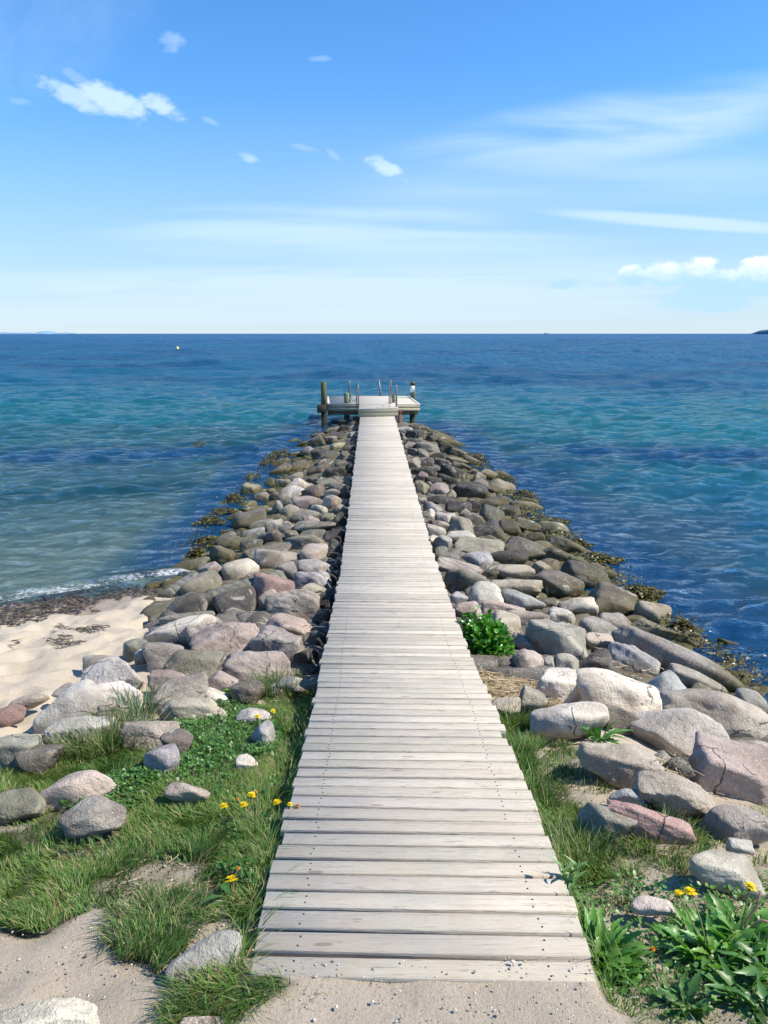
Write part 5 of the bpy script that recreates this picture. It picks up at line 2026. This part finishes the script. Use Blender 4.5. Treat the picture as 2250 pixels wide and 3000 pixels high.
for i in range(22):
    a = rr.uniform(0, 6.28)
    mb.tube([(0, 0, -.02), (math.cos(a) * .07, math.sin(a) * .06, .12), (math.cos(a) * .15, math.sin(a) * .12, .22)], .003, 6, (.2, .3, .08))
mb.build("stalks", m_leaf, o)


# clover and chickweed ground cover
def cover(name, polys, n, h, s, label, colr):
    x = rr.uniform(-3.0, 2.2, n * 14)
    y = rr.uniform(1.8, 5.0, n * 14)
    px, py = proj(x, y, G(x, y))
    k_ = np.zeros(len(x), bool)
    jx = 30 * fbm(x * 7, y * 7, None, 3)
    for pg in polys:
        k_ |= in_poly(px + jx, py + jx * .6, np.array(pg) * 1.35624)
    k_ &= near_stone_mask(x, y, .95) & (np.abs(x - deckx(y)) > .5)
    x, y = x[k_][:n], y[k_][:n]
    vs, fs, cs = [], [], []
    hx = fbm(x * 8, y * 8, None, 3)
    z = G(x, y) + h * (.35 + .65 * rr.random(len(x))) * (1 + .5 * hx)
    m = len(x)
    a = rr.uniform(0, 6.28, m)
    tl = rr.normal(0, .45, (m, 2))
    sz = s * rr.uniform(.6, 1.3, m)
    ring = []
    for j in range(6):
        t_ = a + 2 * math.pi * j / 6
        el_ = 1.0 if j % 3 == 0 else .78
        ex_, ey_ = np.cos(t_) * sz * el_, np.sin(t_) * sz * el_
        ring.append(np.stack([x + ex_, y + ey_, z + ex_ * tl[:, 0] + ey_ * tl[:, 1]], -1))
    ring.append(np.stack([x, y, z - sz * .18], -1))
    V_ = np.stack(ring, 1).reshape(-1, 3)
    b_ = np.arange(m) * 7
    f_ = np.concatenate([np.stack([b_ + j, b_ + (j + 1) % 6, b_ + 6], -1) for j in range(6)])
    cc = np.array(colr) * rr.uniform(.6, 1.4, (m, 1))
    me = mesh_np(name, V_, f_, m_leaf, False)
    pcol(me, 'tint', np.repeat(cc, 7, 0))
    print(name, m)
    tag(link(name, me), label, "ground cover", kind='stuff')


cover("clover", [[(385, 1570), (480, 1525), (560, 1530), (600, 1600), (600, 1660), (560, 1700), (430, 1700), (380, 1640)],
                 [(330, 1640), (580, 1630), (620, 1720), (480, 1740), (340, 1710)], [(140, 1760), (180, 1700), (290, 1660), (350, 1690), (320, 1750), (200, 1790)],
                 [(480, 1480), (560, 1480), (560, 1530), (470, 1520)], [(520, 1790), (600, 1780), (590, 1960), (470, 1900)]], 11000, .055, .0088,
      "dark green clover carpet among the left stones", (.075, .170, .030))
cover("chickweed", [[(1180, 1870), (1250, 1880), (1420, 1900), (1659, 1900), (1700, 2212), (1430, 2212), (1300, 2100), (1200, 1990)], [(1110, 1690), (1180, 1700), (1220, 1800), (1150, 1830)]],
      2600, .040, .0085, "small-leaved weeds growing under the dandelions on the right", (.085, .19, .035))


# ------------------------------------------------------------------ dry reeds, twigs, pebbles, seaweed
def straw(name, polys, n, l0, l1, label, cols, h=.04, wid=.0035, seg=4, mat=None, rngx=(-3, 4), rngy=(1.5, 10), aniso=1.0, zoff=0.0, curl=1.0, surf=None, clip=None):
    x = rr.uniform(*rngx, n * 30)
    y = rr.uniform(*rngy, n * 30)
    fn_ = surf or G
    px, py = proj(x, y, fn_(x, y))
    jx = 25 * fbm(x * 5, y * 5, None, 3)
    k_ = np.zeros(len(x), bool)
    for pg in polys:
        k_ |= in_poly(px + jx, py + jx * .3, np.array(pg) * 1.35624)
    k_ &= (np.abs(x - deckx(y)) > .53) | (y > 30)
    if clip is not None:
        k_ &= clip(x, y)
    x, y = x[k_][:n], y[k_][:n]
    m = len(x)
    a = rr.uniform(0, 6.28, m)
    L_ = rr.uniform(l0, l1, m)
    V_ = []
    z0 = fn_(x, y)
    hz = h * rr.random(m) + zoff
    cv = rr.normal(0, curl, m)
    cx = x - np.cos(a) * L_ / 2
    cy = y - np.sin(a) * L_ / 2 * aniso
    w_ = wid * rr.uniform(.5, 1.4, m)
    tz = rr.normal(0, .25, m)
    for s in range(seg + 1):
        t_ = s / seg
        an = a + cv * (t_ - .5)
        if s:
            cx = cx + np.cos(an) * L_ / seg
            cy = cy + np.sin(an) * L_ / seg * aniso
        cz = np.maximum(fn_(cx, cy), z0 - .02) + hz + L_ * tz * (t_ - .5) * .5
        for e in (-1, 1):
            V_.append(np.stack([cx - np.sin(an) * w_ * e / 2, cy + np.cos(an) * w_ * e / 2, cz + w_ * .3 * e], -1))
    V_ = np.stack(V_, 1).reshape(-1, 3)
    k = 2 * (seg + 1)
    b_ = np.arange(m) * k
    f_ = np.concatenate([np.stack([b_ + 2 * s, b_ + 2 * s + 1, b_ + 2 * s + 3, b_ + 2 * s + 2], -1) for s in range(seg)])
    cc = np.array([cols[i] for i in rr.integers(0, len(cols), m)]) * rr.uniform(.7, 1.25, (m, 1))
    me = mesh_np(name, V_, f_, mat or m_dry, False)
    pcol(me, 'tint', np.repeat(cc, k, 0))
    print(name, m)
    return tag(link(name, me), label, "debris", kind='stuff')


sc_ = [(.48, .38, .24), (.38, .28, .17), (.26, .18, .11), (.56, .48, .34)]
straw("dry_reeds", [[(1015, 1430), (1090, 1415), (1160, 1440), (1170, 1480), (1210, 1530), (1160, 1540), (1070, 1520), (1035, 1480)]], 3800, .03, .20,
      "heap of dry brown reeds beside the boardwalk below the bush", sc_, .045, .0036, rngx=(.5, 1.7), rngy=(3.4, 5.6))
straw("dry_reeds", [[(1290, 1400), (1400, 1400), (1430, 1460), (1300, 1470)], [(1170, 1520), (1290, 1530), (1290, 1560), (1180, 1550)],
                    [(1350, 1610), (1500, 1640), (1480, 1700), (1390, 1680)]], 200, .04, .20, "dry reed stalks caught between the boulders on the right", sc_, .03, .004,
      rngx=(.8, 3), rngy=(3, 6.5), surf=lambda a, b: E(a, b) + .02)
straw("straw_litter", [[(1060, 1560), (1400, 1640), (1659, 1750), (1659, 1900), (1300, 1850), (1130, 1700)], [(0, 1640), (120, 1620), (600, 1480), (600, 1540), (380, 1760), (0, 1700)],
                       [(230, 1850), (560, 1800), (560, 1980), (250, 1950)], [(1240, 2060), (1450, 2090), (1500, 2212), (1300, 2212)]], 1300, .02, .08,
      "scattered straw bits in the grass and on the sand", sc_, .012, .003, rngx=(-3, 3), rngy=(1.4, 5))
# wrack line on the beach
wk = [(.07, .045, .04), (.045, .03, .028), (.10, .075, .04), (.085, .085, .035), (.06, .04, .05), (.05, .035, .03)]
straw("wrack_line", [[(-400, 1345), (0, 1295), (120, 1283), (260, 1262), (300, 1262), (290, 1280), (215, 1300), (200, 1320), (120, 1332), (60, 1345), (0, 1362), (-400, 1430)],
                     [(270, 1280), (350, 1262), (345, 1282), (285, 1292)]], 4800, .03, .12, "dark seaweed washed up in a ragged line along the beach", wk, .018, .008,
      mat=m_weed, rngx=(-9, -1.8), rngy=(5, 9.4), curl=2.0)
straw("wrack_patch", [[(140, 1358), (190, 1352), (235, 1352), (180, 1368)], [(95, 1382), (170, 1374), (180, 1382), (130, 1396)], [(105, 1350), (130, 1342), (125, 1360)],
                      [(20, 1384), (48, 1378), (38, 1394)]], 1500, .03, .09,
      "loose strands of dark seaweed on the dry beach sand", wk, .012, .006, mat=m_weed, rngx=(-7, -1.8), rngy=(4.5, 9), curl=2.0, aniso=.6)

# pebbles and shell bits
m = 5200
x = rr.uniform(-2.2, 2.2, m * 4)
y = 1.2 + rr.random(m * 4) ** 1.3 * 2.3
tv = turf(x, y)
ok_ = ((rr.random(m * 4) < (1 - tv) * .8) & near_stone_mask(x, y)) & ((np.abs(x - deckx(y)) > .5) | (y < 2.03))
x, y = x[ok_][:m], y[ok_][:m]
m = len(x)
vs, fs, cs = [], [], []
_b1 = bmesh.new()
bmesh.ops.create_icosphere(_b1, subdivisions=1, radius=1.0)
I1 = (np.array([v_.co[:] for v_ in _b1.verts]), np.array([[v_.index for v_ in f_.verts] for f_ in _b1.faces]))
_b1.free()
nI = len(I1[0])
sz = np.exp(rr.normal(-6.1, .5, m)) * 1.0
sz = np.clip(sz, .0010, .0075)
SC = np.stack([sz * rr.uniform(.8, 1.6, m), sz * rr.uniform(.7, 1.2, m), sz * rr.uniform(.4, .8, m)], -1)
jit = rr.uniform(.75, 1.2, (m, nI, 1))
a = rr.uniform(0, 6.28, m)
P0 = I1[0][None] * jit * SC[:, None, :]
cx, sx = np.cos(a)[:, None], np.sin(a)[:, None]
PX = P0[..., 0] * cx - P0[..., 1] * sx + x[:, None]
PY = P0[..., 0] * sx + P0[..., 1] * cx + y[:, None]
zg = np.where((y < 2.0) & (np.abs(x - .11) < .6), 1.006, G(x, y)) + fbm(x * 2.2, y * 2.2, None, 5) * 0.008
PZ = P0[..., 2] + zg[:, None]
V_ = np.stack([PX, PY, PZ], -1).reshape(-1, 3)
f_ = (I1[1][None] + (np.arange(m) * nI)[:, None, None]).reshape(-1, 3)
pc = np.array([(.5, .46, .4), (.32, .28, .24), (.48, .43, .36), (.22, .19, .17), (.38, .27, .21), (.62, .56, .48)])[rr.integers(0, 6, m)]
m_peb = leaf_mat("pebble_stone", .8, .0, .3)
me = mesh_np("pebbles", V_, f_, m_peb, False)
pcol(me, 'tint', np.repeat(pc, nI, 0))
tag(link("pebbles", me), "small pebbles and shell bits on the sandy path", "pebbles", kind='stuff')

# ------------------------------------------------------------------ bladderwrack clumps along the stones
wl = [(.09, .075, .010), (.05, .04, .010), (.12, .105, .014), (.03, .024, .010), (.16, .14, .02)]


def weed_clump(X, Y, wpx, dep, n, label, zt=0.09):
    p = at_z(X * 1.35624, Y * 1.35624, 0.02)
    Zx = p.y * fw[1] + (p.z - CAMZ) * fw[2]
    rx = wpx * 1.35624 / 2 / F * Zx
    mb_v, mb_f, mb_c = [], [], []
    a = rr.uniform(0, 6.28, n)
    q = np.sqrt(rr.random(n)) * (1 + .25 * np.sin(a * 3 + X) + .15 * np.sin(a * 7))
    x = np.cos(a) * q * rx
    y = np.sin(a) * q * dep
    z = zt * np.maximum(0, 1 - q ** 2) * rr.uniform(.3, 1.2, n) + .005
    s = rr.uniform(.012, .032, n)
    th = rr.uniform(0, 6.28, n)
    V_ = []
    for j in range(5):
        t_ = th + 2 * math.pi * j / 5
        V_.append(np.stack([x + np.cos(t_) * s * (1.3 if j == 0 else .7), y + np.sin(t_) * s * (1.3 if j == 0 else .7), z + rr.uniform(-.4, .7, n) * s], -1))
    V_ = np.stack(V_, 1).reshape(-1, 3)
    b_ = np.arange(n) * 5
    f_ = np.concatenate([np.stack([b_, b_ + 1, b_ + 2], -1), np.stack([b_, b_ + 2, b_ + 3], -1), np.stack([b_, b_ + 3, b_ + 4], -1)])
    me = mesh_np("seaweed_clump", V_, f_, m_weed, False)
    cc = np.array([wl[i] for i in rr.integers(0, len(wl), n)]) * rr.uniform(.7, 1.3, (n, 1))
    pcol(me, 'tint', np.repeat(cc, 5, 0))
    o = link("seaweed_clump", me, None, p)
    tag(o, label, "seaweed", "seaweed clumps along the waterline")


for a_ in ((1283, 1212, 105, .30, 1500, "yellow-brown seaweed clump beside the big smooth dark boulder, right shore", .07),
           (1382, 1285, 100, .24, 1600, "olive seaweed heap behind the wet brown boulder, right shore", .07),
           (1472, 1358, 50, .12, 350, "small sprig of seaweed right of the wet brown boulder", .08),
           (1245, 1180, 60, .2, 500, "olive seaweed strip above the yellow-brown clump, right shore", .08),
           (1200, 1130, 60, .25, 450, "dark seaweed raft just off the right stones, midway out", .05),
           (1135, 1072, 50, .4, 420, "brown seaweed tuft hanging off the right stones, midway out", .08),
           (1090, 1035, 40, .5, 320, "seaweed fringe on the outer half of the right stones", .07),
           (1035, 990, 36, .6, 300, "seaweed fringe near the outer end of the right stones", .07),
           (455, 1127, 62, .22, 350, "round olive seaweed cushion floating off the left stones", .07),
           (452, 1172, 76, .22, 400, "brown seaweed mat against the left stones near the beach", .07),
           (425, 1198, 40, .2, 300, "seaweed fringe where the left stones meet the shallows", .08),
           (485, 1105, 60, .2, 350, "thin floating seaweed strands beyond the olive cushion, left", .03),
           (600, 985, 46, .7, 500, "seaweed fringe on the outer left stones", .08),
           (580, 998, 36, .4, 260, "small seaweed patch floating off the outer left stones", .04),
           (545, 1030, 34, .3, 160, "thin seaweed strands in the water midway out on the left", .03),
           (505, 1080, 40, .3, 380, "seaweed draped over stones below the angular tan block, left", .09),
           (432, 962, 24, .35, 140, "stone tip with weed breaking the water, far left of the pier", .10)):
    weed_clump(*a_)


# ------------------------------------------------------------------ low fringe of bladderwrack clinging to the waterline stones
def fringe(name, side, y0, y1, n, label):
    y = y0 + (y1 - y0) * rr.random(n) ** 1.0
    xw = np.interp(y, XR[:, 0], XR[:, 1]) if side > 0 else -np.interp(y, XL[:, 0], XL[:, 1])
    keep_ = sstep(fbm(y * 1.1 + 5 * side, y * 0.1, None, 3), -0.55, 0.25)
    x = xw + side * (rr.normal(-.10, .13, n) + .10 * fbm(y * 2.0, y * 0 + side, None, 3))
    k_ = rr.random(n) < keep_
    x, y = x[k_], y[k_]
    n = len(x)
    d_ = (x - (np.interp(y, XR[:, 0], XR[:, 1]) if side > 0 else -np.interp(y, XL[:, 0], XL[:, 1]))) * side
    z = np.clip(-d_ * .28, 0, .12) + .012 + rr.uniform(0, .035, n)
    s = rr.uniform(.010, .024, n)
    th = rr.uniform(0, 6.28, n)
    V_ = []
    for j in range(5):
        t_ = th + 2 * math.pi * j / 5
        q = s * (1.3 if j == 0 else .7)
        V_.append(np.stack([x + np.cos(t_) * q, y + np.sin(t_) * q, z + rr.uniform(-.4, .8, n) * s], -1))
    V_ = np.stack(V_, 1).reshape(-1, 3)
    b_ = np.arange(n) * 5
    f_ = np.concatenate([np.stack([b_, b_ + 1, b_ + 2], -1), np.stack([b_, b_ + 2, b_ + 3], -1), np.stack([b_, b_ + 3, b_ + 4], -1)])
    me = mesh_np(name, V_, f_, m_weed, False)
    cc = np.array([wl[i] for i in rr.integers(0, len(wl), n)]) * rr.uniform(.7, 1.3, (n, 1))
    pcol(me, 'tint', np.repeat(cc, 5, 0))
    tag(link(name, me), label, "seaweed", kind='stuff')


fringe("seaweed_fringe", 1, 6.0, 23.5, 6500, "olive seaweed fringe clinging to the stones along the right waterline")
fringe("seaweed_fringe", -1, 9.8, 23.5, 900, "olive seaweed fringe clinging to the stones along the left waterline")
